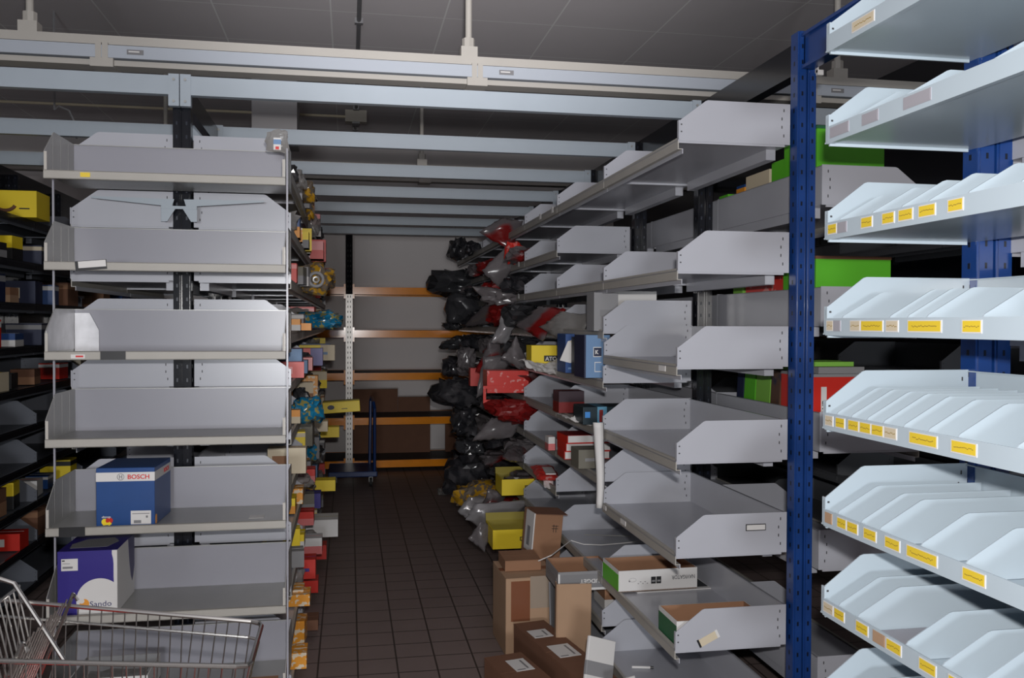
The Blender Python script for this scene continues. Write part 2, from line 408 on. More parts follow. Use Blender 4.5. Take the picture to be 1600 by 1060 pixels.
b = MB(); b.prism([(-de+.01, 0), (-de+.01, .08), (-de+.11, .165), (-.01, .168), (-.01, 0)], .0016, .003, shiny, 'x'); put('bookend_plate', b, ES[2], (-we/2+.002, 0, 0))  # shiny facing of the left side panel
fy = -de-.0045
put('label_holder', MB().box(-.058, .058, -.002, .002, -.019, .019, blk, Matrix.Rotation(-.09, 3, 'Y')).box(-.046, .056, -.003, .002, -.009, .017, whitem, Matrix.Rotation(-.09, 3, 'Y'), (0, 0, 0)), ES[1], (-.285, fy, -.013))
put('label_holder', MB().box(-.047, .047, -.002, .002, -.019, .015, blk), ES[2], (-.205, fy, -.014))
put('label_strip', MB().box(-.026, .026, -.001, .001, -.008, .008, whitem).box(-.008, .02, -.0016, 0, -.003, .004, redt), ES[2], (-.335, fy, -.020))
put('label_holder', MB().box(-.048, .048, -.002, .002, -.020, .018, blk), ES[4], (-.36, fy, -.016))
put('tape_patch', MB().box(-.03, .03, -.03, .03, 0, .0008, whitem), ES[4], (.33, -.25, -.011))
put('sticker', MB().box(-.018, .018, -.001, .001, -.009, .009, ylabel), ES[0], (-.305, fy, -.016))
put('bookend_plate', MB().prism([(0, 0), (0, .165), (.06, .165), (.098, .09), (.098, 0)], -.001, .001, shiny), ES[2], (-we/2+.006, -.013, -.010))  # the side panel's mirror image in the back, built as a plate

# far left rack across the other aisle
XO = -1.985
oth = thing('shelving_rack', 'dim dark grey shelving rack at the far left edge beyond the left aisle', 'shelving rack', (XO-.47, 4.22, 0))
for i in range(7): upright(oth, 0, i*1.0, 2.85, black)
olv = [2.40, 2.13, 1.87, 1.60, 1.34, 1.10, .85, .60, .345, .08]
put('back_panel', MB().box(-.035, -.03, -.2, 6.4, .02, 2.9, black), oth)  # black sheet added in place of the shade behind the shelves
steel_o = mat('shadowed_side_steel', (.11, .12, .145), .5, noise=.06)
for i in range(6):
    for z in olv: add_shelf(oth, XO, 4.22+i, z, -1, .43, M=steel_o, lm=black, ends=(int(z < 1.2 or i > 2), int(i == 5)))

# tie beams over both aisles
ordn = ['nearest', 'second', 'third', 'fourth', 'fifth', 'sixth', 'seventh']
def tie(x0, x1, y, label, grp):
    t = thing('tie_beam', label, 'beam', ((x0+x1)/2, y, 2.762), 0, grp); w = (x1-x0)/2
    put('beam', MB().box(-w+.045, w-.045, -.02, .02, 0, .083, beamm), t)
    for s in (-1, 1):
        b = MB().box(min(s*(w-.045), s*w), max(s*(w-.045), s*w), -.024, .01, -.05, .09, beamm)
        for z in (-.03, .065): b.tube([(s*(w-.022), -.024, z), (s*(w-.022), -.030, z)], .006, galv, 8)
        put('end_bracket', b, t)
for i in range(7):
    y = 4.22+i-.03 if i else 4.165
    tie(XLp+.002, XP-.045, y, f'{ordn[i]} of the pale beams crossing high over the central aisle', 'pale beams over the central aisle')
    if i < 3: tie(XO-.47+.05, XLp-.002, y, f'{ordn[i]} of the pale beams crossing high over the left aisle', 'pale beams over the left aisle')
tie(XP+.05, 4.2, 4.165, 'pale beam running right from the long rack, above the green boxes', 'pale beams right of the long rack')

# orange pallet rack across the end of the aisle
pal = thing('pallet_rack', 'orange-beamed pallet rack across the far end of the aisle', 'pallet rack', (0, 10.7, 0))
mblack = mat('matt_black_paint', (.006, .006, .008), .8, spec=.1)  # finish of the upright's upper part; the lower part is silver
silver = mat('silver_perforated_steel', (.55, .53, .5), .35, .4)
for x in (-.0, 1.75):
    b = MB().box(-.04, .04, 0, .07, 0, 1.2, silver).box(-.04, .04, 0, .07, 1.2, 2.1, silver).box(-.04, .04, 0, .07, 2.1, 2.80, mblack).box(-.06, .06, -.02, .09, 0, .01, silver)
    for k in range(44):
        for s in (-.018, .012): b.box(s, s+.008, -.001, .001, .08+k*.06, .105+k*.06, hole)
    put('upright', b, pal, (x, 0, 0))
    put('upright', MB().box(-.04, .04, 0, .06, 0, 2.8, black), pal, (x, .72, 0))
for z in (2.10, 1.59, 1.085, .555, .045):
    for a, c in ((-1.6, -.045), (.045, 1.705)):
        put('shelf_beam', MB().box(a, c, -.012, .030, z, z+.085, orange).box(a, c, -.018, -.012, z+.02, z+.065, orange), pal)
        put('shelf_beam', MB().box(a, c, .75, .78, z, z+.085, orange), pal)
    for s in (-1, 1): put('beam_hook', MB().box(min(s*.04, s*.062), max(s*.04, s*.062), -.022, 0, z-.05, z+.12, orange), pal)
    put('deck', MB().box(-1.6, 1.705, .032, .748, z+.07, z+.083, deckm), pal)
for lab, x0, x1, z0, z1, dy in (('large brown cardboard sheet standing behind the lower orange shelves, left of a smaller one', .036, .60, .66, .95, 0), ('brown cardboard sheet beside the larger one behind the orange shelves', .605, 1.01, .66, .845, .03),
        ('brown cardboard sheet upright behind the bottom orange shelf', .036, 1.01, .15, .54, 0), ('narrow brown cardboard sheet at the right end of the bottom orange shelf', 1.20, 1.50, .15, .50, 0)):
    tag(put('cardboard_sheet', MB().box(x0, x1, -.012, .012, 0, z1-z0, kraftd), None, (0, 11.30+dy, z0-.015 if z0 > .5 else z0-.02), bevel=.003), lab, 'cardboard')

# ------------------------------------------------------------------ ceiling services
def trunk(y, z, x0, x1, pipes, joints, lab, k):
    t = thing('light_trunking', lab, 'light fitting', (x0, y, z))
    L_ = x1-x0
    put('tray', MB().box(0, L_, -.06, .06, .105, .15, white), t)
    put('housing', MB().box(0, L_, -.075, .075, .035, .098, mat('pale_blue_white', (.42, .46, .52), .4)).box(0, L_, -.05, .05, .098, .105, hole), t)
    put('lower_rail', MB().box(0, L_, -.055, .055, 0, .028, white).box(0, L_, -.03, .03, .028, .035, hole), t)
    for x in joints:
        put('joint_cover', MB().box(-.055, .055, -.08, .08, -.012, .032, white).box(-.03, -.002, -.078, .078, .03, .11, white).box(.002, .03, -.078, .078, .03, .11, white), t, (x-x0, 0, 0))
        put('name_plate', MB().box(0, .08, -.077, -.075, .055, .08, greyp).box(.008, .06, -.0775, -.075, .066, .073, whitem), t, (x-x0+.12, 0, 0))
    for x in pipes:
        put('hanger_pipe', MB().tube([(0, 0, .15), (0, 0, 4.01-z)], .018, white, 12).tube([(0, 0, .15), (0, 0, .26)], .035, white, 8).box(-.045, .045, -.04, .04, .148, .21, white), t, (x-x0, 0, 0))
trunk(4.9, 3.062, -4.2, 3.4, (-1.585, .645, 2.85), (-3.13, -1.227, .684, 2.65), 'long white light trunking hung above the nearest beam', 0)
trunk(8.3, 3.062, -4.2, 3.4, (-1.585, .66), (-1.227, .684), 'far white light trunking hung across the aisle behind the fourth beam', 1)
cd = thing('ceiling_conduit', 'grey conduit running along the ceiling with a junction box', 'conduit', (.07, 2, 4.0))
put('pipe', MB().tube([(0, 0, -.02), (0, 9.4, -.02)], .016, mat('grey_conduit', (.16, .16, .17), .5), 8), cd)
for y in (4.7, 5.6, 6.5, 7.4, 8.4): put('clip', MB().box(-.03, .03, -.02, .02, -.04, .0, greyp), cd, (0, y, 0))
put('junction_box', MB().box(-.11, .11, -.06, .06, -.15, -.03, mat('cream_plastic', (.42, .38, .32), .5)).box(-.04, .04, -.065, .065, -.17, -.15, greyp), cd, (0, 7.5, 0))
put('side_conduit', MB().tube([(-3.6, 0, 0), (-.11, 0, 0)], .014, cream, 8), cd, (0, 7.5, -.09))
p0, p1 = at(397, 178, Y=8), at(460, 216, Y=8)
dc = thing('ceiling_duct', 'pale grey square duct hanging from the ceiling beyond the left rack', 'duct', ((p0.x+p1.x)/2, 8.2, 3.32))
put('duct_body', MB().box(-.19, .19, -.19, .19, 0, .69, mat('duct_grey', (.42, .41, .42), .6)), dc)
put('flange', MB().box(-.2, .2, -.2, .2, .655, .69, greyp), dc)
hk = at(85, 172, Y=7)
tag(put('ceiling_hook', MB().tube([(0, 0, 4.01-hk.z), (0, 0, 0), (.03, 0, .03), (.10, 0, 0), (.14, 0, -.09), (.15, 0, -.2)], .008, greyp, 6), None, tuple(hk)), 'thin curved wire hook hanging from the ceiling at the far left', 'hook')

# ------------------------------------------------------------------ goods
def carton_mesh(w, d, h, M, kind='plain', M2=None, M3=None, r=None):
    """box with closing seam, flap edges, printed band or label on the near face"""
    b = MB(); e = .0008
    b.box(-w/2, w/2, 0, d, 0, h, M)
    b.box(-w/2, w/2, d*.49, d*.51, h, h+e, M2 or M)
    if kind == 'band': b.box(-w/2-e, w/2+e, -e, d+e, h*.72, h*.93, M2)
    if kind == 'label': b.box(-w*.38, w*.05, -e, 0, h*.25, h*.7, M2)
    if kind == 'half': b.box(-w/2-e, w/2+e, -e, d+e, 0, h*.5, M2)
    if kind == 'side': b.box(w*.1, w/2+e, -e, d*.6, -0, h+e, M2)
    if M3: b.box(-w*.25, w*.3, -2*e, 0, h*.38, h*.55, M3)
    return b
def carton(name, lab, cat, x, y, z, w, d, h, M, kind='plain', M2=None, M3=None, rz=0, grp=None, rot=None):
    o = put(name, carton_mesh(w, d, h, M, kind, M2, M3), None, (x, y, z), rot if rot is not None else (0, 0, rz), bevel=min(.003, .05*min(w, d, h)))
    return tag(o, lab, cat, grp)
def cpx(name, lab, cat, r, Y, d, M, kind='plain', M2=None, M3=None, rz=0, z=None, snap=None, grp=None):
    """package whose near face fills the photo rectangle r when it stands at distance Y"""
    a, b_ = at(r[0], r[3], Y=Y), at(r[2], r[1], Y=Y)
    z0 = a.z
    if snap: z0 = min(snap, key=lambda v: abs(v-z0))
    if z is not None: z0 = z
    h = at(r[0], r[1], Y=Y).z-a.z
    return carton(name, lab, cat, (a.x+b_.x)/2, Y, z0+.001, abs(b_.x-a.x), d, h, M, kind, M2, M3, rz, grp)

# open-topped box: bottom, four walls, inner colour
def tray_box(w, d, h, out, inn, t=.004):
    b = MB()
    b.box(-w/2, w/2, 0, d, 0, t, inn)
    for x0, x1, y0, y1 in ((-w/2, w/2, 0, t), (-w/2, w/2, d-t, d), (-w/2, -w/2+t, t, d-t), (w/2-t, w/2, t, d-t)): b.box(x0, x1, y0, y1, 0, h, out)
    b.box(-w/2+t, w/2-t, t, t+.001, t, h, inn); b.box(-w/2+t, w/2-t, d-t-.001, d-t, t, h, inn)
    b.box(-w/2+t, -w/2+t+.001, t, d-t, t, h, inn); b.box(w/2-t-.001, w/2-t, t, d-t, t, h, inn)
    return b

# Bosch box
bo = thing('parts_box', 'blue and white printed box with red lettering on the fifth end-unit shelf', 'box', (-.884, 3.80, .9395), -.04)
put('body', MB().box(-.112, .112, 0, .27, 0, .236, bosb), bo, bevel=.002)
put('white_band', MB().box(-.1125, .1125, -.0006, .2706, .182, .218, whitem), bo)
word('lettering', 'BOSCH', .018, redt, bo, (.009, -.0012, .191), FRONT, .083, .03)
word('lettering', 'BOSCH', .018, redt, bo, (.1131, .15, .191), (pi/2, 0, pi/2), .083, .03)
bb = MB()
bb.tube([(-.018+.013*cos(a*pi/8), -.001, .2+.013*sin(a*pi/8)) for a in range(17)], .0012, greyp, 4)
bb.box(-.024, -.021, -.0015, 0, .192, .208, greyp); bb.box(-.015, -.012, -.0015, 0, .192, .208, greyp); bb.box(-.022, -.014, -.0015, 0, .199, .201, greyp)
put('emblem', bb, bo)
put('barcode_label', MB().box(.02, .098, -.001, 0, .008, .062, whitem).box(.026, .092, -.0014, 0, .049, .052, greyp).box(.032, .06, -.0014, 0, .012, .024, greyp).box(.078, .086, -.0014, 0, .033, .042, greyp), bo)
def disc(b, cx, cz, rx, rz_, M, y=-.001, n=20, a0=0, a1=2*pi, yt=0):
    b.prism([(cx+rx*cos(a0+(a1-a0)*k/n), cz+rz_*sin(a0+(a1-a0)*k/n)) for k in range(n)], y, yt, M); return b
bb = MB(); disc(bb, -.080, .020, .012, .013, yellow, -.0010, 14); disc(bb, -.062, .025, .014, .012, red, -.0016, 14); bb.prism([(-.086, .006), (-.086, .016), (-.062, .018), (-.062, .022), (-.052, .012), (-.064, .003), (-.064, .008)], -.0022, 0, yellow)
put('sticker', bb, bo); word('lettering', 'dtmp', .009, whitem, bo, (-.090, -.0024, .036), FRONT, .034, .02)
put('sticker', MB().prism([(.015, .006), (.015, .034), (.022, .042), (.034, .04), (.036, .012), (.026, .003)], .1120, .1130, orangep, 'x'), bo)

# Sando box
sd = thing('parts_box', 'indigo and white printed box on the end-unit shelf behind the trolley', 'box', (-1.032, 3.815, .5875), 0)
put('body', MB().box(-.112, .112, 0, .29, 0, .255, whitem), sd, bevel=.002)
b = MB()
# indigo area = rectangle minus large white circle and a white right margin
cx, cz, rr0 = .045, .055, .088
top = [(-.1121, 0), (-.1121, .2555), (.092, .2555)]
edge = [(.098-.012*((z-.2)/.055)**2 if z > .2 else .098, z) for z in (.24, .22, .2, .18, .16)]
arc = [(cx+rr0*cos(a), cz+rr0*sin(a)) for a in [radians(x) for x in range(52, 200, 8)] if cz+rr0*sin(a) > 0]
poly = top + edge + [(.098, .15)] + arc + [(arc[-1][0], 0)]
b.prism(poly, -.0008, .0, sanb)
put('indigo_print', b, sd)
b = MB(); b.prism([(-.112, .0), (.112, .0), (.112, .29), (-.112, .29)], .2552, .2558, sanb, 'z')
b.prism([(.18, .2555), (.29, .2555), (.29, .12), (.27, .08), (.25, .06), (.225, .09), (.2, .16)], .1121, .1127, mat('dull_indigo', (.05, .045, .13), .5), 'x')
put('indigo_print', b, sd)
put('torn_patch', MB().prism([(-.08, .05), (-.09, .12), (-.05, .2), (.05, .22), (.085, .15), (.06, .06)], .256, .2565, greyb, 'z'), sd)
put('barcode_label', MB().box(-.098, -.036, -.0014, 0, .178, .226, whitem).box(-.093, -.055, -.0018, 0, .187, .195, greyp).box(-.095, -.085, -.0018, 0, .216, .221, blk).box(-.093, -.065, -.0018, 0, .206, .208, greyp), sd)
word('lettering', 'Sando', .022, mat('grey_blue_ink', (.04, .04, .14), .5), sd, (.008, -.0012, .030), FRONT, .082)
b = MB(); disc(b, -.012, .042, .018, .020, orangep, -.001); disc(b, -.022, .054, .010, .010, whitem, -.0014); b.prism([(-.04, .030), (-.03, .040), (-.012, .038), (-.02, .022)], -.0018, 0, orangep)
put('emblem', b, sd)

# Navigator lids (upside-down paper boxes)
def paper_lid(lab, x, y, z, w, d, h, side, rz, txt):
    t = thing('paper_box_lid', lab, 'box lid', (x, y, z), rz)
    put('tray', tray_box(w, d, h, whitem, kraft), t)
    put('green_print', MB().box(-w/2-.001, -w/2, .0, d, .004, h-.018, side), t)
    if txt:
        word('lettering', 'NAVIGATOR', .018, greyp, t, (w/2-.012, -.0012, h*.66), FLIP, .115, .03)
        b = MB()
        for x0 in (.0, .026): b.box(-.035+x0, -.012+x0, -.001, 0, h*.33, h*.66, blk); b.box(-.031+x0, -.016+x0, -.0015, 0, h*.42, h*.5, greyb)
        for k in range(5): b.box(-.10+.011*k, -.094+.011*k, -.001, 0, h*.35+.008*(k % 2), h*.38+.008*(k % 2), greyp)
        b.tube([(-.125+.018*cos(a*pi/6), -.001, h*.55+.009*sin(a*pi/6)) for a in range(13)], .0006, greyb, 4)
        disc(b, -.14, h*.5, .004, .004, greyp); put('printed_marks', b, t)
    return t
paper_lid('white and green paper box lid with upside-down lettering on the sixth shelf', 1.412, 3.94, .517, .385, .24, .098, green, .02, True)
paper_lid('brown and dark green paper box lid behind the chamfered end plate', 1.425, 3.25, .517, .37, .20, .098, greend, 0, False)
tag(put('paper_sheet', MB().box(-.19, .19, 0, .16, 0, .004, whitem).box(.05, .17, .03, .15, .004, .006, blk), None, (1.50, 3.94, .516), (0, 0, .02)), 'flat white plastic sheet under the lid with upside-down lettering', 'sheet')
for o in D.objects:
    if o.name.startswith('paper_box_lid') and abs(o.location.y-3.94) < .01: o.location.z += .007

tag(put('pen', MB().tube([(0, 0, 0), (.085, 0, 0)], .006, whitem, 8).tube([(.085, 0, 0), (.10, 0, 0)], .0062, blk, 8), None, (1.30, 3.98, .157), (0, 0, -.25)), 'white and black pen lying on the lowest shelf by the floor', 'pen')

# ---- goods on the back side of the long rack, seen through it
def back_box(lab, x0, x1, zz, h, M, kind='side', M2=None, d=.18, rot=(0, 0, 0), X=1.85, grp=None, dx=0):
    """box whose side towards the aisle fills the columns x0..x1 of the photograph"""
    ya, yb = at(x1, 500, X=X).y, at(x0, 500, X=X).y
    return carton('parts_box', lab, 'box', X+d/2+dx, ya, zz+.001, d, (yb-ya)*.97, h, M, kind, M2, rot=rot, grp=grp)
def big_back(lab, x1, Y, zz, ztop, M, lidm, words=False):
    x0 = 1.818; xe = at(x1, 400, Y=Y).x; w = xe-x0; h = ztop-zz
    t = thing('parts_box', lab, 'box', ((x0+xe)/2, Y, zz+.001)); put('body', carton_mesh(w, .27, h, M, 'plain', lidm), t, bevel=.003)
    put('lid', MB().box(-w/2-.002, w/2+.002, -.002, .272, h, h+.012, lidm), t)
    if words:
        k = at(1283, 600, Y=Y).x-(x0+xe)/2; put('white_patch', MB().box(k, k+.024, -.001, 0, h*.32, h*.86, whitem), t)
        word('lettering', 'CLUB', .017, blk, t, (k+.021, -.0014, h*.42), (pi/2, -pi/2, 0), .07, .03)
    return t
big_back('bright green box on the top back shelf just right of the blue upright', 1380, 3.27, 2.236, 2.535, green, greend)
big_back('bright green box with brown lid edge on the second back shelf behind the blue upright', 1392, 3.27, 1.761, 2.02, green, kraftd)
big_back('red box with white vertical lettering behind the blue upright', 1345, 3.28, 1.269, 1.55, red, greyb, True)
tag(put('card_folder', carton_mesh(.17, .2, .018, greenl, 'plain', greenl), None, (1.925, 3.31, 1.592)), 'lime green flat box on a dull grey one behind the blue upright', 'box')
tag(put('card_folder', carton_mesh(.2, .22, .026, greyb, 'plain', greyb), None, (1.945, 3.29, 1.564)), 'dull grey flat box under the lime green one behind the blue upright', 'box')
back_box('small green box on the top back shelf, furthest from the blue upright', 1122, 1136, 2.236, .17, green)
back_box('small blue box with orange top on the top back shelf', 1149, 1162, 2.236, .19, bosb, 'band', orangep)
back_box('cream white box on the top back shelf of the long rack', 1163, 1200, 2.236, .22, cream, 'side', kraftl)
back_box('green box on the top back shelf left of the blue upright', 1203, 1232, 2.236, .24, green, 'side', yellowd)
back_box('slim lime green box on the second back shelf beside the red one', 1145, 1160, 1.761, .2, greenl, 'side', yellowd)
back_box('red box with white small print on the second back shelf', 1163, 1232, 1.761, .21, redfl)
for k, (x0, x1, M, M2, l) in enumerate(((1150, 1160, nblue, blk, 'thin navy box, leftmost'), (1161, 1178, green, kraftl, 'mid green box, second'), (1179, 1201, greenl, greenl, 'lime green box, third'), (1202, 1216, browns, kraftd, 'scuffed brown box, fourth'), (1217, 1226, kraft, orangep, 'thin tan box, fifth'), (1227, 1236, green, green, 'thin green box, nearest the blue upright,'))):
    back_box(f'{l} in the leaning row', x0, x1, 1.269+.012, .27, M, 'side', M2, rot=(.10, 0, 0), grp='boxes leaning in a row on the back shelf')
# dim rack beyond the long one
bey = thing('shelving_rack', 'dark shelving rack beyond the long rack, glimpsed between its shelves on the right', 'shelving rack', (3.5, 2.2, 0))
dark_s = mat('dark_grey_steel', (.10, .105, .115), .45)  # rack steel darkened, its shade put into the colour
for i in range(0, 8, 2): upright(bey, 0, i*1.0, 3.4, black)
put('back_panel', MB().box(-.035, -.03, -.5, 9.3, .02, 3.4, black), bey)  # added black sheet, keeps the gaps dark where the wall would show bright
for i in range(6):
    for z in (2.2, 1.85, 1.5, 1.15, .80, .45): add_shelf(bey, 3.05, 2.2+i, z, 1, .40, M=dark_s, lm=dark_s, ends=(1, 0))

# ---- goods on the front side of the long rack, bays near to far
cpx('carton', 'grey and white carton on the third shelf, just beyond the near bay', 'carton', (948, 458, 1026, 520), 4.46, .18, whitem, 'plain', greyb, z=1.7245)
cpx('carton', 'plain grey carton in front of the white one, just beyond the near bay', 'carton', (928, 460, 966, 520), 4.30, .14, greyb, 'plain', greyp, greyp, z=1.7245)
t = thing('parts_box', 'light blue box with a framed white letter K on the fourth shelf', 'box', (at(926, 560, Y=4.32).x+.015, 4.32, 1.4895), 0)
put('body', MB().box(-.056, .075, 0, .2, 0, .215, lblue), t, bevel=.002); put('dark_edge', MB().box(-.058, -.05, -.001, .2, 0, .215, nblue), t)
put('logo_panel', MB().box(-.012, .03, -.001, 0, .105, .155, whitem).box(-.009, .03, -.0016, 0, .109, .151, nblue).box(-.005, .03, -.001, 0, .03, .08, whitem).box(-.002, .03, -.0015, 0, .034, .076, lblue), t); word('lettering', 'K', .020, whitem, t, (-.002, -.002, .12), FRONT, .018, .05)
carton('parts_box', 'dark slim box with a small label between the two blue boxes', 'box', at(914, 560, Y=4.52).x+.005, 4.53, 1.4895, .05, .2, .20, blk, 'label', greyb)
t = thing('parts_box', 'royal blue box with torn white paper, left of the letter K box', 'box', (at(896, 560, Y=4.78).x+.02, 4.78, 1.4895), 0)
put('body', MB().box(-.065, .06, 0, .2, 0, .215, bosb), t, bevel=.002); put('printed_marks', MB().box(-.05, -.02, -.001, 0, .02, .03, lblue).box(-.01, .0, -.001, 0, .015, .035, lblue).box(.02, .03, -.001, 0, .02, .03, pink), t)
b = MB(); b.prism([(-.10, .07), (-.04, .055), (-.015, .065), (-.015, .16), (-.035, .18), (-.055, .175)], -.012, -.010, whitem)
b.prism([(-.045, .175), (0, .205), (.075, .205), (.05, .15), (.03, .11), (.012, .105), (.018, .14), (.01, .165), (-.03, .165)], -.018, -.014, cream); put('torn_paper', b, t)
t = thing('parts_box', 'yellow box with black lettering on the fourth shelf, left of the blue boxes', 'box', (at(850, 560, Y=5.45).x+.01, 5.45, 1.4895), 0)
w = at(876, 550, Y=5.45).x-at(832, 550, Y=5.45).x
put('body', carton_mesh(w, .16, .135, yellow, 'plain', yellowd), t, bevel=.002); put('logo_panel', MB().box(-.01, w/2, -.001, 0, .035, .072, blk), t); word('lettering', 'ATC', .024, whitem, t, (-.003, -.0018, .041), FRONT, .07, .04)
def crumple_sheet(w, d, amp, seed, nx=14, ny=8):
    r = random.Random(seed); b = MB(); vs = []
    ph = [r.uniform(0, 6) for _ in range(6)]
    for j in range(ny+1):
        for i in range(nx+1):
            u, v = i/nx, j/ny
            vs.append(((u-.5)*w*(1-.25*abs(v-.5)*r.random()), (v-.5)*d, amp*(sin(u*7+ph[0])*.5+sin(v*5+ph[1]+u*3)*.4+r.uniform(-.35, .35))))
    b.add(vs, [(j*(nx+1)+i, j*(nx+1)+i+1, (j+1)*(nx+1)+i+1, (j+1)*(nx+1)+i) for j in range(ny) for i in range(nx)], whitem)
    return b
def sheet(name, lab, w, d, amp, seed, loc, rot, M=whitem, cat='paper'):
    b = crumple_sheet(w, d, amp, seed); b.mats = [M]
    o = put(name, b, None, loc, rot); sm = o.modifiers.new('thickness', 'SOLIDIFY'); sm.thickness = .0015; return tag(o, lab, cat)
p = at(850, 573, Y=5.22); sheet('crumpled_paper', 'crumpled torn white paper in front of the yellow lettered box', .40, .16, .022, 3, (1.20, 5.30, 1.50), (.35, 0, .6))
# shelf at 1.238: dark teal box, maroon box, white strips
t = thing('parts_box', 'dark teal box with a light blue stripe on the fifth shelf', 'box', (at(945, 635, Y=4.42).x+.02, 4.40, 1.2465), 0)
put('body', MB().box(-.14, .16, 0, .2, 0, .090, mat('teal_black', (.006, .022, .032), .4)), t, bevel=.002)
put('light_stripe', MB().box(-.065, -.015, -.001, .2005, .0, .0905, mat('sky_print', (.10, .28, .42), .4)).box(-.055, -.035, -.0015, 0, .012, .075, redd), t); put('blue_label', MB().box(-.13, -.103, -.001, 0, .035, .065, mat('bright_blue', (.05, .25, .65), .4)), t)
carton('parts_box', 'dark maroon and navy box left of the white strip on the fifth shelf', 'box', at(884, 612, Y=5.0).x+.035, 5.0, 1.2465, .15, .15, .125, mat('maroon_black', (.04, .02, .03), .4), 'half', redd)
sheet('paper_strip', 'narrow white paper strip hanging over the lip of the fifth shelf', .035, .20, .008, 5, (1.205, 4.95, 1.235), (0, .5, 0), M=whitem)
sheet('paper_scrap', 'white paper scrap lying on the lip of the fifth shelf near the dark teal box', .16, .07, .010, 9, (1.20, 4.50, 1.26), (.2, .15, -1.0))
# long hanging curled paper
b = MB(); n = 14; vs = []
for j in range(n+1):
    v = j/n; z = -v*.41
    for i in range(7):
        u = i/6-.5; vs.append((u*.055*(1-.35*v) + .012*sin(v*3), -.02*cos(u*3)+.015*sin(v*5), z))
b.add(vs, [(j*7+i, j*7+i+1, (j+1)*7+i+1, (j+1)*7+i) for j in range(n) for i in range(6)], whitem)
o = put('hanging_paper', b.mesh('hanging_paper', True), None, (at(936, 655, Y=4.16).x-.003, 4.16, 1.285)); o.modifiers.new('t', 'SOLIDIFY').thickness = .0012
tag(o, 'long curled strip of white paper hanging beside the near bay', 'paper')
# books
for k in range(3):
    t = thing('hardback_book', f'{["bottom", "middle", "top"][k]} of the three red hardback books stacked flat', 'book', (at(868, 700, Y=4.95).x+.02+.006*k, 4.82-.01*k, 1.0055+.046*k), -.04+.05*k, 'red books stacked flat on the sixth shelf')
    put('cover', MB().box(0, .26, 0, .2, 0, .003, red).box(0, .26, 0, .2, .041, .045, redd if k == 2 else red).box(0, .003, 0, .2, .003, .041, red), t)
    put('pages', MB().box(.006, .256, .004, .196, .003, .041, whitem), t)
carton('carton', 'olive grey box with a small label to the right of the red books', 'box', at(906, 720, Y=4.55).x+.05, 4.50, 1.0055, .14, .16, .098, olive, 'plain', olive, greyb)
carton('parts_box', 'white and pink box end left of the red books', 'box', at(856, 710, Y=5.24).x+.01, 5.18, 1.0055, .04, .09, .08, whitem, 'half', pink)
# red packets lying across the .761 shelf of bay 2-3
def packet_mesh(w, d, h, M, M2=None, seed=1):
    r = random.Random(seed); b = MB(); nx, ny = 12, 8
    for sgn in (1, -1):
        vs = []
        for j in range(ny+1):
            for i in range(nx+1):
                u, v = i/nx*2-1, j/ny*2-1; e = (1-abs(u)**4)*(1-abs(v)**4)
                vs.append((u*w/2*(1+.04*sin(v*9+seed)), v*d/2*(1+.05*sin(u*7+seed)), h/2+sgn*h/2*e*(.8+.35*r.random())))
        b.add(vs, [(j*(nx+1)+i, j*(nx+1)+i+1, (j+1)*(nx+1)+i+1, (j+1)*(nx+1)+i) for j in range(ny) for i in range(nx)], M)
    if M2: b.box(-w*.42, w*.05, -d*.3, d*.12, h*.96, h*1.08, M2)
    return b
def packet(name, lab, loc, rot, w, d, h, M, M2=None, seed=1, cat='packet', grp=None):
    return tag(put(name, packet_mesh(w, d, h, M, M2, seed), None, loc, rot), lab, cat, grp)
packet('foil_packet', 'long red packet with a white label across the eighth shelf', (1.245, 5.62, .772), (0, 0, 1.45), .55, .15, .055, redfl, whitem, 2)
packet('foil_packet', 'dark red crumpled packet with a clear end, behind the labelled red one', (1.16, 6.25, .80), (.1, -.1, 1.3), .40, .15, .07, bagred, None, 5)
sheet('paper_scrap', 'white paper scrap on the lip under the long red packet', .13, .06, .006, 11, (1.222, 5.42, .775), (.1, -.5, 1.4))
# yellow bins
def yellow_bin(lab, x, y, z, w, d, h, grp, txt):
    t = thing('yellow_box', lab, 'box', (x, y, z), 0, grp)
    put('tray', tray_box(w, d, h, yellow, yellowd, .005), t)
    put('back_flap', MB().box(-w/2, w/2, -.003, .003, 0, h*.4, yellowd), t, (0, d, h-.002), (-.35, 0, 0))
    put('printed_marks', MB().box(w*.12, w*.4, -.001, 0, h*.42, h*.62, blk).box(w*.14, w*.38, -.0015, 0, h*.46, h*.58, yellowd if not txt else yellow), t)
    return t
def ypx(x0, x1, y, Y): a, c = at(x0, y, Y=Y), at(x1, y, Y=Y); return (a.x+c.x)/2, c.x-a.x
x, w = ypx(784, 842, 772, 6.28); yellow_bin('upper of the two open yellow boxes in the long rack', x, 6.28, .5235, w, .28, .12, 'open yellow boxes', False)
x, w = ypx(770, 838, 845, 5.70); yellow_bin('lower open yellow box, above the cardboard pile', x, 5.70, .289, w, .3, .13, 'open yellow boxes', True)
# brown tall carton with white taped side, leaning
t = thing('carton', 'tall brown carton with a white side leaning out of the rack above the floor pile', 'carton', (at(850, 870, Y=4.98).x, 4.98, .295), 0, rot=(0, .09, .12))
put('body', MB().box(-.085, .085, 0, .2, 0, .375, kraft), t, bevel=.003)
put('white_side', MB().box(-.092, -.0855, -.002, .14, .15, .375, whitem).box(-.0925, -.0855, .05, .1, .18, .29, greyb), t)
put('top_flap', MB().box(-.085, .1, -.01, .16, .376, .380, kraftd), t, rot=(.05, 0, 0))
put('pen_marks', MB().box(.02, .06, -.001, 0, .29, .293, blk).box(.03, .033, -.001, 0, .27, .315, blk).box(.045, .048, -.001, 0, .27, .31, blk).box(.02, .06, -.001, 0, .305, .308, blk), t)
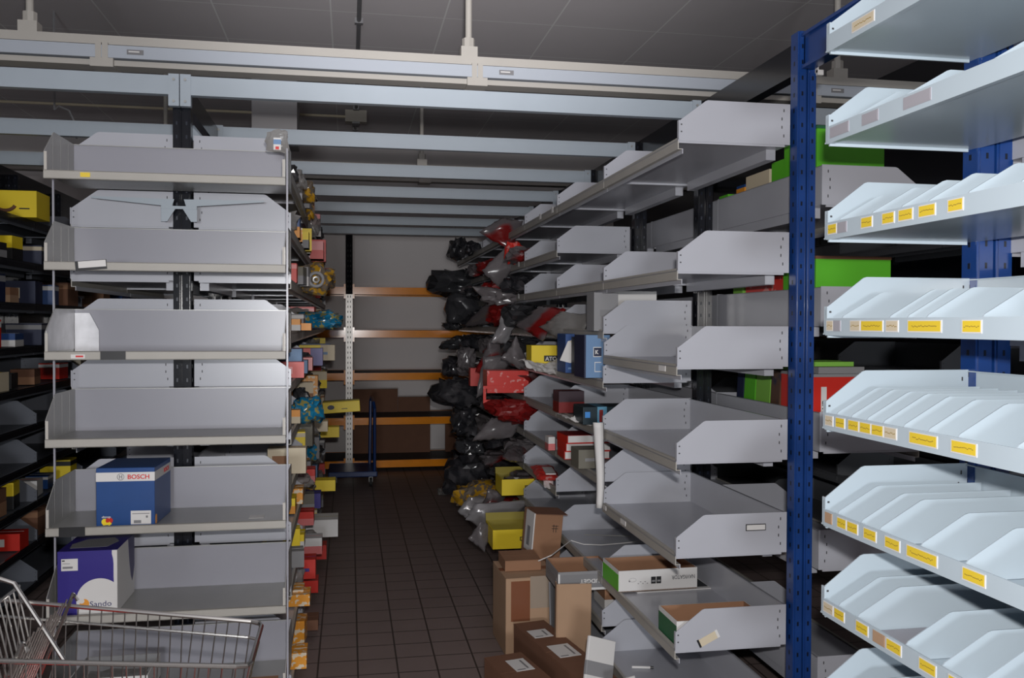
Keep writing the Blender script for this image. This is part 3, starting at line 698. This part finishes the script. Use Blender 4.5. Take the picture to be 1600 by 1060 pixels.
# strap and wire on shelf .515 (bays 1)
pts = [at(843, 878, Y=4.6), at(870, 868, Y=4.55), at(890, 845, Y=4.5)]
pts = [Vector((at(px, py, Z=zz).x, at(px, py, Z=zz).y, zz)) for px, py, zz in ((841, 877, .50), (862, 868, .535), (880, 854, .545), (892, 845, .545), (912, 851, .535), (940, 852, .53), (975, 849, .53), (1000, 846, .53))]
tag(put('plastic_strap', MB().tube(pts, .003, whitem, 5), None), 'loose white plastic strap curling over the ninth shelf lip', 'strap')
pts = [Vector((at(px, py, Z=.533).x, at(px, py, Z=.533).y, .533)) for px, py in ((913, 836), (945, 837), (985, 838))]
tag(put('metal_rod', MB().tube(pts, .0035, galv, 6), None), 'thin shiny rod lying on the shelf behind the loose strap', 'rod')
# BUDGET lid
t = thing('paper_box_lid', 'grey and white paper box lid with upside-down lettering above the big carton', 'box lid', (1.165, 4.30, .430), 0)
put('tray', tray_box(.29, .28, .095, greyb, kraft), t)
put('grey_print', MB().box(-.135, .145, -.001, 0, .012, .08, greyp).box(-.145, -.135, -.0012, 0, 0, .085, whitem).box(-.145, .145, -.0012, 0, 0, .012, whitem), t)
word('lettering', 'BUDGET', .020, whitem, t, (.085, -.002, .055), FLIP, .118, .03)
put('side_print', MB().box(-.1462, -.145, .03, .25, .03, .06, greyp), t)

# ---- cardboard pile on the floor
def big_carton(lab, x, y, z, w, d, h, rz, M, labels=(), tapes=True, rot=None):
    t = thing('cardboard_box', lab, 'cardboard box', (x, y, z), rz, rot=rot)
    put('body', MB().box(-w/2, w/2, 0, d, 0, h, M), t, bevel=.004)
    put('top_flap', MB().box(-w/2, w/2, 0, d*.495, h, h+.004, M), t); put('top_flap', MB().box(-w/2, w/2, d*.505, d, h, h+.004, M), t)
    if tapes: put('tape', MB().box(-w*.40, -w*.04, -.001, 0, h*.45, h*.97, tape), t); put('tape', MB().box(-w*.5, w*.5, d*.42, d*.58, h+.004, h+.005, tape), t)
    for (x0, x1, y0, y1) in labels: put('shipping_label', MB().box(x0, x1, y0, y1, h+.0045, h+.006, whitem).box(x0+.01, x0+.05, y0+.01, y0+.02, h+.005, h+.0065, greyp).box(x1-.03, x1-.02, y0+.02, y1-.02, h+.005, h+.0065, greyp), t)
    return t
t = big_carton('large light brown carton with crinkled tape standing in the floor pile', .955, 4.62, 0, .285, .36, .410, .03, kraftl)
put('loose_tape', MB().box(-.01, .15, -.003, -.001, .25, .42, cleart), t)
big_carton('flat brown carton lying on top of the large taped carton', .93, 4.74, .416, .20, .22, .055, .0, kraft, tapes=False)
big_carton('long dark brown carton with two white labels tilted in front of the large carton', 1.085, 3.70, 0, .17, .86, .20, .19, kraftd, labels=((-.055, .055, .34, .50), (-.065, .035, .62, .73)), tapes=False)
big_carton('dark brown carton with one white label at the bottom edge of the view', .815, 3.78, 0, .19, .42, .17, .22, kraftd, labels=((-.02, .07, .2, .34),), tapes=False)
tag(put('cardboard_sheet', MB().box(-.085, .085, -.004, .004, 0, .47, kraftl).box(-.09, -.085, -.004, .05, 0, .47, kraftl), None, (1.10, 4.30, .004), (.06, 0, -.1), bevel=.002), 'tall tan cardboard sheet standing upright beside the large taped carton', 'cardboard')
tag(put('cardboard_sheet', MB().box(-.05, .05, -.004, .004, 0, .42, greyp), None, (1.06, 4.52, .004), (-.03, 0, .9)), 'narrow grey board standing between the large carton and the tan sheet', 'board')
tag(put('foam_sheet', MB().box(-.075, .075, -.008, .008, 0, .25, whitem).box(-.076, .076, -.009, .009, .09, .15, greyb), None, (1.03, 3.64, .165), (-.3, .36, .35), bevel=.003), 'white foam sheet with a grey band leaning at the rack foot', 'foam')
tag(put('foam_sheet', MB().box(-.06, .09, -.008, .008, 0, .16, whitem), None, (1.12, 3.50, .13), (-.32, .05, .5), bevel=.003), 'small white foam sheet leaning low in front of the banded one', 'foam')
carton('carton', 'small brown and white carton end under the sixth shelf of the long rack', 'carton', 1.36, 4.40, .289, .14, .2, .11, kraft, 'half', whitem)

# ---- bags
def bag_mesh(w, d, h, M, seed, sub=4, spikes=3):
    r = random.Random(seed); bm = bmesh.new(); bmesh.ops.create_icosphere(bm, subdivisions=min(sub, 3), radius=1)
    ks = [(Vector((r.uniform(-1, 1), r.uniform(-1, 1), r.uniform(-1, 1))).normalized(), r.uniform(2.5, 8), r.uniform(0, 6), r.uniform(.05, .12)) for _ in range(9)]
    sp = [(Vector((r.choice((-1, 1)), r.uniform(-.8, .8), r.uniform(-.8, .9))).normalized(), r.uniform(.15, .4)) for _ in range(spikes+2)]
    for v in bm.verts:
        n = v.co.normalized(); k = 1
        for q, fr, ph, am in ks: k += am*(1-2*abs(sin(n.dot(q)*fr+ph)))
        for q, am in sp: k += am*max(0, n.dot(q))**9
        k += r.uniform(-.06, .06); p = n*k
        for ax in range(3): p[ax] = math.copysign(abs(p[ax])**.72, p[ax])
        v.co = Vector((p.x*w/2, p.y*d/2, max(-1, p.z)*h/2+h/2))
    bmesh.ops.smooth_vert(bm, verts=bm.verts, factor=.15)
    me = D.meshes.new('bag'); bm.to_mesh(me); bm.free(); me.materials.append(M)
    if sub > 3:
        for p in me.polygons: p.use_smooth = r.random() < .5
    return me
def bag(name, lab, loc, w, d, h, M, seed, rot=(0, 0, 0), cat='plastic bag', grp=None, sub=4):
    return tag(put(name, bag_mesh(w, d, h, M, seed, sub), None, loc, rot), lab, cat, grp)
def bagpx(lab, r, Y, M, seed, d=.16, rot=(0, 0, 0), name='plastic_bag', cat='plastic bag', grp=None):
    a, c = at(r[0], r[3], Y=Y), at(r[2], r[1], Y=Y)
    return bag(name, lab, ((a.x+c.x)/2, Y, a.z), c.x-a.x, d, c.z-a.z, M, seed, rot, cat, grp)
bagpx('dark glinting bag at the far end of the top shelf', (701, 372, 730, 408), 9.6, bagblk, 22, .3)
bagpx('small black bag right of the glinting one on the top shelf', (728, 377, 750, 400), 8.9, bagblk, 23, .2)
bagpx('grey film bag with a red box corner on the second shelf', (788, 378, 820, 414), 6.6, redfl, 25, .12)
bagpx('wide dark bag sagging over the third shelf at the far end', (678, 418, 756, 466), 9.2, bagdark, 26, .4)
bagpx('clear grey bag with a bright crease on the third shelf', (752, 450, 818, 478), 6.6, baggrey, 27, .2)
bagpx('dark grey bag with bright glints hanging below the third shelf', (694, 455, 756, 512), 8.6, bagdark, 28, .3)
bagpx('small dark flat bag on the far end of the fourth shelf', (690, 502, 722, 517), 9.4, bagdark, 30, .3)
bagpx('flat dark bag at the far end of the fifth shelf', (690, 530, 735, 548), 9.0, bagdark, 36, .3)
bagpx('translucent bluish bag among the dark ones at the fifth shelf', (714, 540, 742, 580), 7.9, baggrey, 37, .2)
bagpx('black crumpled bag hanging at the fifth orange beam height', (690, 556, 722, 592), 8.8, bagblk, 38, .3)
bagpx('big dark crumpled bag above the round glinting one', (684, 590, 760, 642), 8.0, bagblk, 39, .35)
bagpx('round dark bag with two bright glints', (705, 632, 745, 684), 7.9, bagblk, 40, .3)
bagpx('dark red shiny packet under the fleck-printed red box', (765, 622, 830, 660), 6.2, redd, 41, .25)
bagpx('round dark bag below the two-glint bag', (715, 684, 758, 716), 7.7, bagdark, 43, .3)
bagpx('large dark translucent bag bulging low over the aisle', (695, 712, 765, 775), 7.4, bagblk, 44, .35)
bagpx('dark bag with a yellow part inside, low over the aisle', (712, 750, 792, 800), 7.0, bagyel, 45, .3)
bagpx('small clear bag lying on the floor at the rack foot', (684, 762, 700, 778), 9.2, bagc, 48, .2)
FILMS = (
    ('grey film bag showing red, hanging off the top shelf near the fifth beam', ((748,362),(786,343),(818,346),(796,392)), 6.9, bagred, 3, .03),
    ('pale grey film bag draped down from the second shelf', ((754,424),(792,386),(812,398),(782,452)), 6.8, baggrey, 4, .03),
    ('long grey and red bag slanting down between the third and fourth shelves', ((724,512),(778,458),(806,462),(770,504)), (7.4,6.8,6.6,7.0), bagred, 5, .03),
    ('silvery crumpled bag hanging over the fourth shelf lip', ((768,536),(784,494),(812,496),(792,538)), 6.45, bagsil, 6, .03),
    ('pale film bag with red on top, spilling from the fourth shelf', ((804,508),(842,480),(884,482),(846,532)), (5.7,5.5,5.3,5.4), bagred, 7, .03),
    ('clear bag with grey machine parts right of the red one on the fourth shelf', ((842,512),(876,488),(924,492),(900,546)), (5.3,5.1,4.9,4.95), bagc, 8, .03),
    ('grey film bag in front of the yellow lettered box', ((784,560),(808,526),(828,572),(812,578)), 6.0, baggrey, 9, .03),
    ('dark red film bag behind the grey ones at the fifth shelf', ((742,582),(768,528),(806,534),(776,584)), 6.8, bagred, 10, .03),
    ('grey film bag with a bright edge below the dark red packet', ((738,688),(768,654),(814,656),(800,684)), 6.5, baggrey, 11, .03),
    ('grey and red bag above the lower pale parcel', ((750,800),(762,764),(792,770),(778,812)), 6.5, bagred, 12, .03),
    ('pale grey crumpled bag at the lip left of the lower yellow box', ((728,812),(742,786),(832,782),(772,838)), 6.2, bagsil, 13, .03),
    ('low grey crumpled bag beside the lower yellow box', ((732,842),(752,814),(768,824),(758,862)), 5.9, baggrey, 14, .03),
    ('grey pointed film end hanging beside the small upright red box', ((744, 622), (756, 558), (806, 552), (770, 604)), 6.7, baggrey, 31, .02),
    ('red and grey film strip slanting behind the yellow lettered box', ((752, 600), (800, 536), (820, 540), (784, 590)), 7.1, bagred, 32, .02),
    ('pale torn film flap low beside the last yellow box', ((716, 800), (734, 776), (800, 784), (742, 818)), 6.7, bagsil, 33, .02),
)
def film(lab, px, Y, M, seed, bulge=.03, name='plastic_bag', sm=False):
    """crumpled film hanging between four corners of the photograph (in order round the edge); Y one depth per corner"""
    r = random.Random(seed); Y = Y if isinstance(Y, tuple) else (Y,)*4
    c = [at(p[0], p[1], Y=y) for p, y in zip(px, Y)]; o = sum(c, Vector())/4; n = 10; vs = []; ph = [r.uniform(0, 6) for _ in range(4)]
    for j in range(n+1):
        for i in range(n+1):
            u, v = i/n, j/n; p = (c[0]*(1-u)+c[1]*u)*(1-v) + (c[3]*(1-u)+c[2]*u)*v
            e = sin(pi*u)*sin(pi*v)
            p = p + Vector((-.4, -1, .1))*bulge*(e + .35*sin(5*u+ph[0])*sin(4*v+ph[1]) + .25*abs(sin(9*(u+v)+ph[2]))) + Vector((r.uniform(-1, 1), r.uniform(-1, 1), r.uniform(-1, 1)))*.005
            vs.append(p-o)
    b = MB(); b.add(vs, [(j*(n+1)+i, j*(n+1)+i+1, (j+1)*(n+1)+i+1, (j+1)*(n+1)+i) for j in range(n) for i in range(n)], M)
    ob = put(name, b.mesh(name, True), None, tuple(o)); ob.modifiers.new('thickness', 'SOLIDIFY').thickness = .012
    return tag(ob, lab, 'plastic bag')
for lab, px, Y, M, sd, bu in FILMS: film(lab, px, Y, M, sd, bu)
# red boxes
a = cpx('parts_box', 'glossy red box with white flecks sticking out above the fifth shelf lip', 'box', (761, 577, 826, 612), 6.30, .2, redfl, 'plain', pink, z=1.262)
cpx('parts_box', 'small upright red box left of the glossy flecked one', 'box', (735, 566, 776, 594), 7.25, .1, red, 'plain', pink, z=1.2465)
tag(put('red_frame', MB().box(0, .02, 0, .01, 0, .13, redfl).box(.02, .16, 0, .01, 0, .03, redfl).box(.02, .12, 0, .01, .11, .13, redfl), None, tuple(at(755, 632, Y=6.27))), 'red display frame hanging under the glossy flecked box', 'frame')

def lvl(z, lv): return ['top', 'second', 'third', 'fourth', 'fifth', 'sixth', 'seventh', 'eighth', 'ninth', 'tenth', 'lowest'][lv.index(z)]
place = ['near', 'middle', 'far']
# background bags that fill the far bays of the long rack
variants = {}
def vmesh(M, k):
    if (M.name, k) not in variants: variants[M.name, k] = bag_mesh(.3, .3, .17, M, 60+k, 3, 2)
    return variants[M.name, k]
bayname = {2: 'third bay', 3: 'fourth bay', 4: 'fifth bay', 5: 'sixth bay', 6: 'last bay'}
bd = {bagblk: 'glinting black film bag', bagdark: 'dark grey film bag', bagred: 'grey film bag showing red', baggrey: 'pale grey film bag', redd: 'dark red packet', bagc: 'clear film bag'}
for i in (3, 4, 5, 6):
    for z in mod[1:]:
        for q in range(2 if i < 6 else 1):
            M = R.choice([bagblk, bagdark, bagred, baggrey, redd] if i < 5 else [bagblk, bagdark, bagdark, bagblk, bagred])
            y = 3.22+i+.25+.48*q+R.uniform(-.04, .04)
            if z > 2: s = .75
            else: s = R.uniform(.85, 1.05)
            o = put('plastic_bag', vmesh(M, R.randrange(4)), None, (1.265+R.uniform(-.05, .02)-(.04 if i > 4 and z < 1.8 else 0), y, z+.008), (0, 0, R.uniform(-.5, .5))); o.scale = (s, s*1.1, s)
            tag(o, f'{bd[M]}, {["near", "far"][q]} one, {lvl(z, mod)} shelf, {bayname[i]} of the long rack', 'plastic bag', 'film bags filling the far bays of the long rack')

# ---- packages on the left rack
L_ = llv
def lp(r, Y, M, lab, kind='plain', M2=None, M3=None, d=.14, name='small_package', cat='package', rz=0):
    a = at(r[0], r[3], Y=Y); c = at(r[2], r[1], Y=Y); z0 = a.z
    zs = min(L_, key=lambda v: abs(v-z0))
    a.x = min(a.x, -.36); h_ = at(r[0], r[1], Y=Y).z-z0
    return carton(name, lab, cat, (a.x+c.x)/2, Y, zs+.009, c.x-a.x, d, min(at(r[0], r[1], Y=Y).z-z0, .2), M, kind, M2, M3, rz)
lp((441, 318, 468, 352), 4.75, bosb, 'blue and orange carton end, near end of the left rack, second shelf', 'half', orangep)
lp((488, 330, 500, 347), 6.5, pink, 'small pale red box sticking out of the left rack under the second beam row')
lp((484, 376, 505, 404), 6.3, pink, 'pink-faced red box jutting from the third shelf of the left rack', 'half', red, None, .2)
lp((497, 372, 509, 406), 6.55, red, 'bright red box just behind the pink-faced one')
lp((468, 354, 482, 380), 5.4, yellow, 'small yellow box on the left rack beneath the long clear packs', 'half', greyb)
lp((455, 478, 486, 489), 4.8, red, 'flat orange-red box on the left rack above the blue printed bag', 'side', orangep)
lp((455, 489, 469, 507), 4.70, orangep, 'orange and white box glaring in the flash on the left rack', 'half', whitem)
lp((460, 536, 480, 556), 5.0, redd, 'dark red box left of the red and blue packets', 'side', lblue)
lp((472, 540, 488, 560), 5.3, pink, 'pale pink box among the red and blue packets')
lp((486, 533, 504, 560), 5.9, red, 'red box with a violet side among the red and blue packets', 'side', sanb)
lp((498, 532, 516, 556), 6.9, bosb, 'blue box jutting out behind the red and blue packets', 'plain', lblue)
lp((497, 563, 523, 587), 6.7, yellow, 'pale yellow and blue box jutting over the aisle from the left rack', 'side', cream, lblue)
lp((462, 606, 490, 619), 5.2, pink, 'flat pink and white box above the large blue printed bag', 'half', whitem)
lp((497, 604, 511, 630), 7.2, cream, 'small cream and yellow box tilted behind the flat pink one', 'half', yellow, rz=.2)
lp((454, 641, 469, 662), 4.70, orangep, 'orange and white box in front of the large blue printed bag', 'half', cream)
lp((493, 670, 512, 686), 6.3, cream, 'cream yellow box below the long yellow box', 'plain', yellow)
lp((510, 672, 530, 688), 7.8, yellow, 'small yellow box behind the cream one, low on the left rack')
lp((452, 703, 472, 721), 4.85, orangefl, 'orange spotted box near the end of the left rack at waist height')
lp((474, 727, 492, 748), 5.6, red, 'red box stacked low on the left rack, behind the orange spotted box', 'half', pink)
lp((499, 741, 524, 758), 6.6, yellow, 'yellow box poking out low on the left rack near the blue trolley')
lp((460, 782, 473, 806), 4.95, orangefl, 'orange marked box standing on the seventh shelf of the left rack')
lp((452, 790, 461, 814), 4.7, yellow, 'slim yellow box at the near end of the seventh shelf of the left rack', 'half', orangep)
lp((472, 797, 490, 818), 5.5, red, 'red box with a pale front beside the navy one', 'half', pink)
lp((488, 790, 501, 813), 6.0, sanb, 'navy violet box touching the long white box')
lp((490, 797, 528, 824), 6.2, whitem, 'long white box with olive top sticking far out of the left rack', 'plain', yellowd, None, .22)
lp((462, 832, 475, 853), 4.95, yellow, 'yellow and white box under the orange marked ones', 'half', whitem)
lp((472, 854, 493, 884), 5.2, red, 'red box with a blue lettered patch low on the left rack', 'plain', sanb, sanb)
lp((492, 852, 503, 877), 5.75, whitem, 'white carton end right of the red box with the blue patch', 'half', pink)
lp((500, 882, 510, 904), 6.5, red, 'slim bright red box lowest at the aisle edge')
lp((461, 918, 474, 939), 4.75, orangefl, 'orange box with a round mark low on the left rack')
lp((487, 912, 497, 931), 5.7, red, 'small red box low behind the orange box with a round mark')
lp((468, 956, 484, 974), 4.7, orangefl, 'orange box with a round mark one shelf lower')
lp((482, 955, 497, 971), 5.0, kraftd, 'dull brown carton end beside the lower orange box')
lp((465, 1033, 479, 1058), 4.45, orangefl, 'orange box close to the floor at the end of the left rack')
t = thing('long_box', 'long yellow box jutting far out over the aisle from the left rack', 'box', (at(534, 645, Y=7.9).x, 7.9, at(534, 645, Y=7.9).z), 0, rot=(0, -.06, 0))
w = at(563, 640, Y=7.9).x-at(505, 640, Y=7.9).x
put('body', MB().box(-w/2, w/2, 0, .1, 0, .095, yellow).box(-w/2, w/2, .0, .1, .095, .105, yellowd), t, bevel=.003); b = MB(); disc(b, -.09, .05, .03, .02, nblue); b.box(.0, .05, -.001, 0, .03, .036, blk); put('printed_marks', b, t)
bagpx('blue printed bag with a white edge lying on the fourth shelf of the left rack', (464, 484, 536, 516), 5.6, teald, 71, .25, name='printed_bag')
bagpx('large blue printed bag bulging over the sixth shelf of the left rack', (452, 618, 502, 664), 4.85, teald, 72, .22, name='printed_bag')
bagpx('clear bag of yellow parts with a bearing on the third shelf of the left rack', (455, 412, 522, 464), 5.3, bagyel, 73, .3, name='clear_bag')
p = at(494, 437, Y=5.1); tag(put('bearing_ring', MB().tube([(.038*cos(a*pi/10), 0, .038*sin(a*pi/10)) for a in range(21)], .009, greyb, 8, False).tube([(.015*cos(a*pi/6), 0, .015*sin(a*pi/6)) for a in range(13)], .006, galv, 6, False), None, tuple(p)), 'round grey bearing ring in front of the clear bag of yellow parts', 'ring')
for k, (r, Y, M) in enumerate((((456, 266, 478, 300), 4.95, bagc), ((466, 285, 492, 318), 5.3, bagyel), ((474, 305, 490, 345), 5.7, bagyel), ((480, 335, 500, 372), 6.1, bagc))):
    bagpx(f'{ordn[k]} of the clear blister bags stepping down the top left shelf, counted from the front', r, Y, M, 80+k, .2, name='blister_bag', grp='clear blister bags along the top shelf')
t = thing('blister_pack', 'clear blister pack with a blue and red label hooked at the end unit top corner', 'blister pack', (at(434, 238, Y=3.80).x, 3.80, at(434, 240, Y=3.80).z), 0)
put('film', bag_mesh(.085, .02, .10, bagc, 90, 3, 4), t); put('card', MB().box(-.016, .014, -.014, -.011, .012, .062, whitem).box(-.016, .014, -.0145, -.011, .035, .055, lblue).box(-.008, .006, -.015, -.011, .014, .026, redt), t)

pal_ = [(orangefl, 'orange marked box', orangep), (yellow, 'yellow box', cream), (red, 'red box', pink), (redd, 'dark red box', red), (greyb, 'grey carton', whitem), (cream, 'cream carton', kraft), (nblue, 'navy box', lblue), (bagc, 'clear film pack', None), (bagyel, 'clear pack of yellow parts', None), (bagdark, 'dark film pack', None), (olive, 'olive carton', greyb), (teald, 'blue printed pack', None)]
lb = ['first', 'second', 'third', 'fourth', 'fifth', 'last']
occ = [(o.location.y, o.location.z) for o in D.objects if o.type == 'MESH' and o.parent is None and o.get('category') in ('package', 'plastic bag') and -.6 < o.location.x < .3]
R2 = random.Random(11)
for i in range(5):
    for z in L_[:]:
        n = 4 if i < 3 else 2
        for q in range(n):
            y = 4.22+i+.12+q*(.85/n)+R2.uniform(0, .05)
            if any(abs(y-a) < .17 and -.03 < b_-z < .2 for a, b_ in occ): continue
            if i == 0 and q < 1: continue
            wt = [3, 2, 2, 1, 2, 1, 1, 5, 2, 4, 2, 1] if z < 1.3 else [1, 1, 3, 2, 2, 1, 1, 3, 2, 3, 1, .5]
            M, l, M2 = R2.choices(pal_, wt)[0]
            w = R2.uniform(.10, .2); h = R2.uniform(.07, .16); d = R2.uniform(.08, .14); pro = R2.uniform(.0, .05)
            lab = f'{l}, {["front", "second", "third", "rear"][q]} one, {lvl(z, L_)} shelf, {lb[i]} bay of the left rack'
            x = XLf+pro-w/2
            if M2 is None:
                o = put('small_pack', bag_mesh(w, d, h, M, R2.randrange(999), 3, 2), None, (x, y+.06, z+.009), (0, 0, R2.uniform(-.3, .3))); tag(o, lab, 'package', 'assorted packages on the left rack')
            else: carton('small_package', lab, 'package', x, y, z+.009, w, d, h, M, R2.choice(['half', 'label', 'band', 'side']), M2, None, R2.uniform(-.12, .12), 'assorted packages on the left rack')
# goods on the far left rack
R3 = random.Random(5)
pl3 = [(kraftd, 'dark brown carton', greyb), (blk, 'black box', greyb), (kraftd, 'scuffed brown carton', kraft), (nblue, 'dark blue box', greyb), (yellow, 'yellow box', blk), (greyb, 'pale grey box', whitem), (kraft, 'brown carton', kraftl), (red, 'red and white box', whitem), (bosb, 'blue box', whitem), (greenl, 'lime green box', yellow), (nblue, 'dark navy box', cream), (whitem, 'white box', redt), (cream, 'cream jar box', yellow)]  # extra dark boxes put this rack's shade into the goods' colours
for i in range(1, 5):
    for z in olv[:5] + ([.60, .345] if i < 3 else []):
        for q in range(3):
            if R3.random() < .15 or (i in (1, 2) and z == 2.40): continue
            M, l, M2 = R3.choice(pl3); y = 4.22+i+.1+.3*q
            carton('stored_box', f'{l}, {["near", "middle", "far"][q]} one, {lvl(z, olv)} shelf, {["", "second", "third", "fourth", "fifth"][i]} bay of the far left rack', 'box', XO-.12+R3.uniform(-.03, .02), y, z+.009, R3.uniform(.14, .22), R3.uniform(.12, .2), R3.uniform(.08, .17), M, R3.choice(['half', 'label', 'band']), M2, None, R3.uniform(-.1, .1), 'goods on the far left rack')
t = thing('parts_box', 'big yellow box with a dark curved mark at the top left edge', 'box', (at(57, 300, Y=6.0).x-.17, 6.0, 2.409), 0)
put('body', MB().box(-.19, .17, 0, .25, 0, .165, yellow), t, bevel=.002); put('printed_marks', MB().tube([(-.01+.06*cos(a), -.0005, .085+.045*sin(a)) for a in [pi+k*pi/10*.9 for k in range(11)]], .011, kraftd, 6).box(.07, .13, -.001, 0, .05, .058, blk), t)

# white tray on the lowest end-unit shelf
t = thing('open_carton', 'open white carton of loose parts on the lowest end-unit shelf', 'carton', (-.95, 3.79, .2345), 0)
put('tray', tray_box(.30, .25, .10, whitem, greyb), t); put('contents', bag_mesh(.27, .2, .07, bagc, 95, 3, 3), t, (0, .12, .005))
tag(put('flat_carton', carton_mesh(.13, .09, .03, kraft, 'half', pink), None, (-.36, 3.79, .2345)), 'small tan flat box at the right of the lowest end-unit shelf', 'box')

# ------------------------------------------------------------------ shopping trolley
cfm = Vector((-.230, 2.324, 0)); ang = pi      # local +x is the rear end
cart = thing('shopping_trolley', 'chrome wire shopping trolley in the bottom left corner', 'shopping trolley', tuple(cfm), ang)
def P3(x, y, z): return Vector((x, y, z))
def loc3(px, py, Y): p = at(px, py, Y=Y); return Vector((cfm.x-p.x, cfm.y-p.y, p.z))
LN = .92
def hw(x): return .160+.075*x         # half width, x back from the nose
def rz(x): return .95+.12*x           # height of the rim
def lz(x): return .63-.10*x           # height of the basket floor
def nose(z): return (.95-z)*.22
rim = [P3(LN, -hw(LN), rz(LN)), P3(.03, -hw(0), rz(.03)), P3(.008, -hw(0)+.008, rz(0)), P3(0, -hw(0)+.03, rz(0)), P3(0, hw(0)-.03, rz(0)), P3(.008, hw(0)-.008, rz(0)), P3(.03, hw(0), rz(.03)), P3(LN, hw(LN), rz(LN)), P3(LN, -hw(LN), rz(LN))]
put('rim', MB().tube(rim, .006, chrome, 8), cart)
b = MB(); b.tube([p + P3(.008 if p.x < .1 else 0, 0, -.042) for p in rim], .004, chrome, 6); put('second_rim', b, cart)
for s in (-1, 1):
    b = MB(); n = 31
    for k in range(n):
        x = .03+k*(LN-.03)/(n-1); b.tube([P3(x, s*(hw(x)+.001), rz(x)), P3(x+.012*(1-x)+.03*(x < .2), s*(hw(x)-.04), lz(x))], .0019, chrome, 5)
    for f in (.45, 1): b.tube([P3(.03+nose(.95-.3*f), s*(hw(0)-.04*f), rz(0)+(lz(0)-rz(0))*f), P3(LN, s*(hw(LN)-.04*f), rz(LN)+(lz(LN)-rz(LN))*f)], .003, chrome, 5)
    put('side_grid', b, cart)
b = MB()
for k in range(11):
    y = -hw(0)+.02+k*(2*hw(0)-.04)/10; b.tube([P3(0, y, .95), P3(nose(.63), y*.8, .63)], .0022, chrome, 5)
for f in (.4, .8): b.tube([P3(nose(.95-.32*f), -hw(0)*(1-.2*f), .95-.32*f), P3(nose(.95-.32*f), hw(0)*(1-.2*f), .95-.32*f)], .003, chrome, 5)
put('nose_grid', b, cart)
b = MB()
for k in range(15):
    u = -1+2*k/14; b.tube([P3(nose(.63), u*hw(0)*.78, .63), P3(LN, u*(hw(LN)-.04), lz(LN))], .0022, chrome, 5)
for x in (.2, .4, .6, .8): b.tube([P3(x, -(hw(x)-.04), lz(x)), P3(x, hw(x)-.04, lz(x))], .003, chrome, 5)
put('base_grid', b, cart)
b = MB()
for k in range(12):
    y = -.17+k*.031; b.tube([P3(.495, y, 1.035), P3(.605, y*.95, .76)], .0022, chrome, 5)
b.tube([P3(.475, -.19, 1.025), P3(.485, -.19, 1.045), P3(.605, -.19, .74), P3(.605, .18, .74), P3(.485, .18, 1.045), P3(.475, .18, 1.025)], .005, chrome, 6)
put('child_seat_grid', b, cart)
b = MB()
for k in range(14):
    y = -.20+k*.031; b.tube([P3(.625, y, 1.065), P3(.565, y*.9, .80)], .0026, chrome, 5)
b.tube([P3(.625, -.21, 1.065), P3(.625, .21, 1.065)], .005, chrome, 6)
put('rear_gate', b, cart)
put('support_bar', MB().tube([P3(.70, 0, 1.14), loc3(0, 905, 2.35), loc3(22, 912, 2.35), loc3(100, 1032, 2.30)], .0055, chrome, 8), cart)
put('handle', MB().tube([P3(1.0, -.25, 1.12), P3(1.0, .25, 1.12)], .014, red, 10), cart)
b = MB()
for s in (-1, 1): b.tube([P3(LN, s*.228, rz(LN)), P3(1.0, s*.228, 1.12)], .008, chrome, 8)
put('handle_bracket', b, cart)
put('seat_panel', MB().box(.45, .72, -.17, .17, .78, .786, red), cart)['label'] = 'red plastic seat panel'
for s in (-1, 1):
    put('frame', MB().tube([P3(.18, s*.15, .12), P3(.88, s*.20, .14), P3(.92, s*.2, .5), P3(.90, s*.2, 1.0)], .011, chrome, 8).tube([P3(.18, s*.15, .12), P3(.20, s*.13, .62)], .008, chrome, 8), cart)
    for x, y in ((.2, .15), (.87, .2)):
        put('castor', MB().tube([P3(x, s*y-.014, .055), P3(x, s*y+.014, .055)], .055, rubber, 16).box(x-.012, x+.012, s*y-.02, s*y+.02, .055, .125, galv), cart)

# ------------------------------------------------------------------ blue platform trolley at the far end
pt = thing('platform_trolley', 'dark blue platform trolley with a tall hoop handle by the orange rack', 'trolley', (.05, 9.85, 0))
bl2 = mat('dull_blue_enamel', (.006, .03, .13), .35)
put('platform', MB().box(-.27, .25, -.18, .45, .11, .17, bl2), pt, bevel=.01)
put('handle', MB().tube([(.22, -.15, .16), (.22, -.15, .84), (.21, -.10, .90), (.20, .32, .93), (.19, .38, .88), (.18, .38, .16)], .017, bl2, 10), pt)
for x, y in ((-.20, -.12), (.18, -.12), (-.20, .38), (.18, .38)):
    put('wheel', MB().tube([(x-.015, y, .05), (x+.015, y, .05)], .05, rubber, 14).box(x-.02, x+.02, y-.01, y+.01, .05, .11, galv), pt)
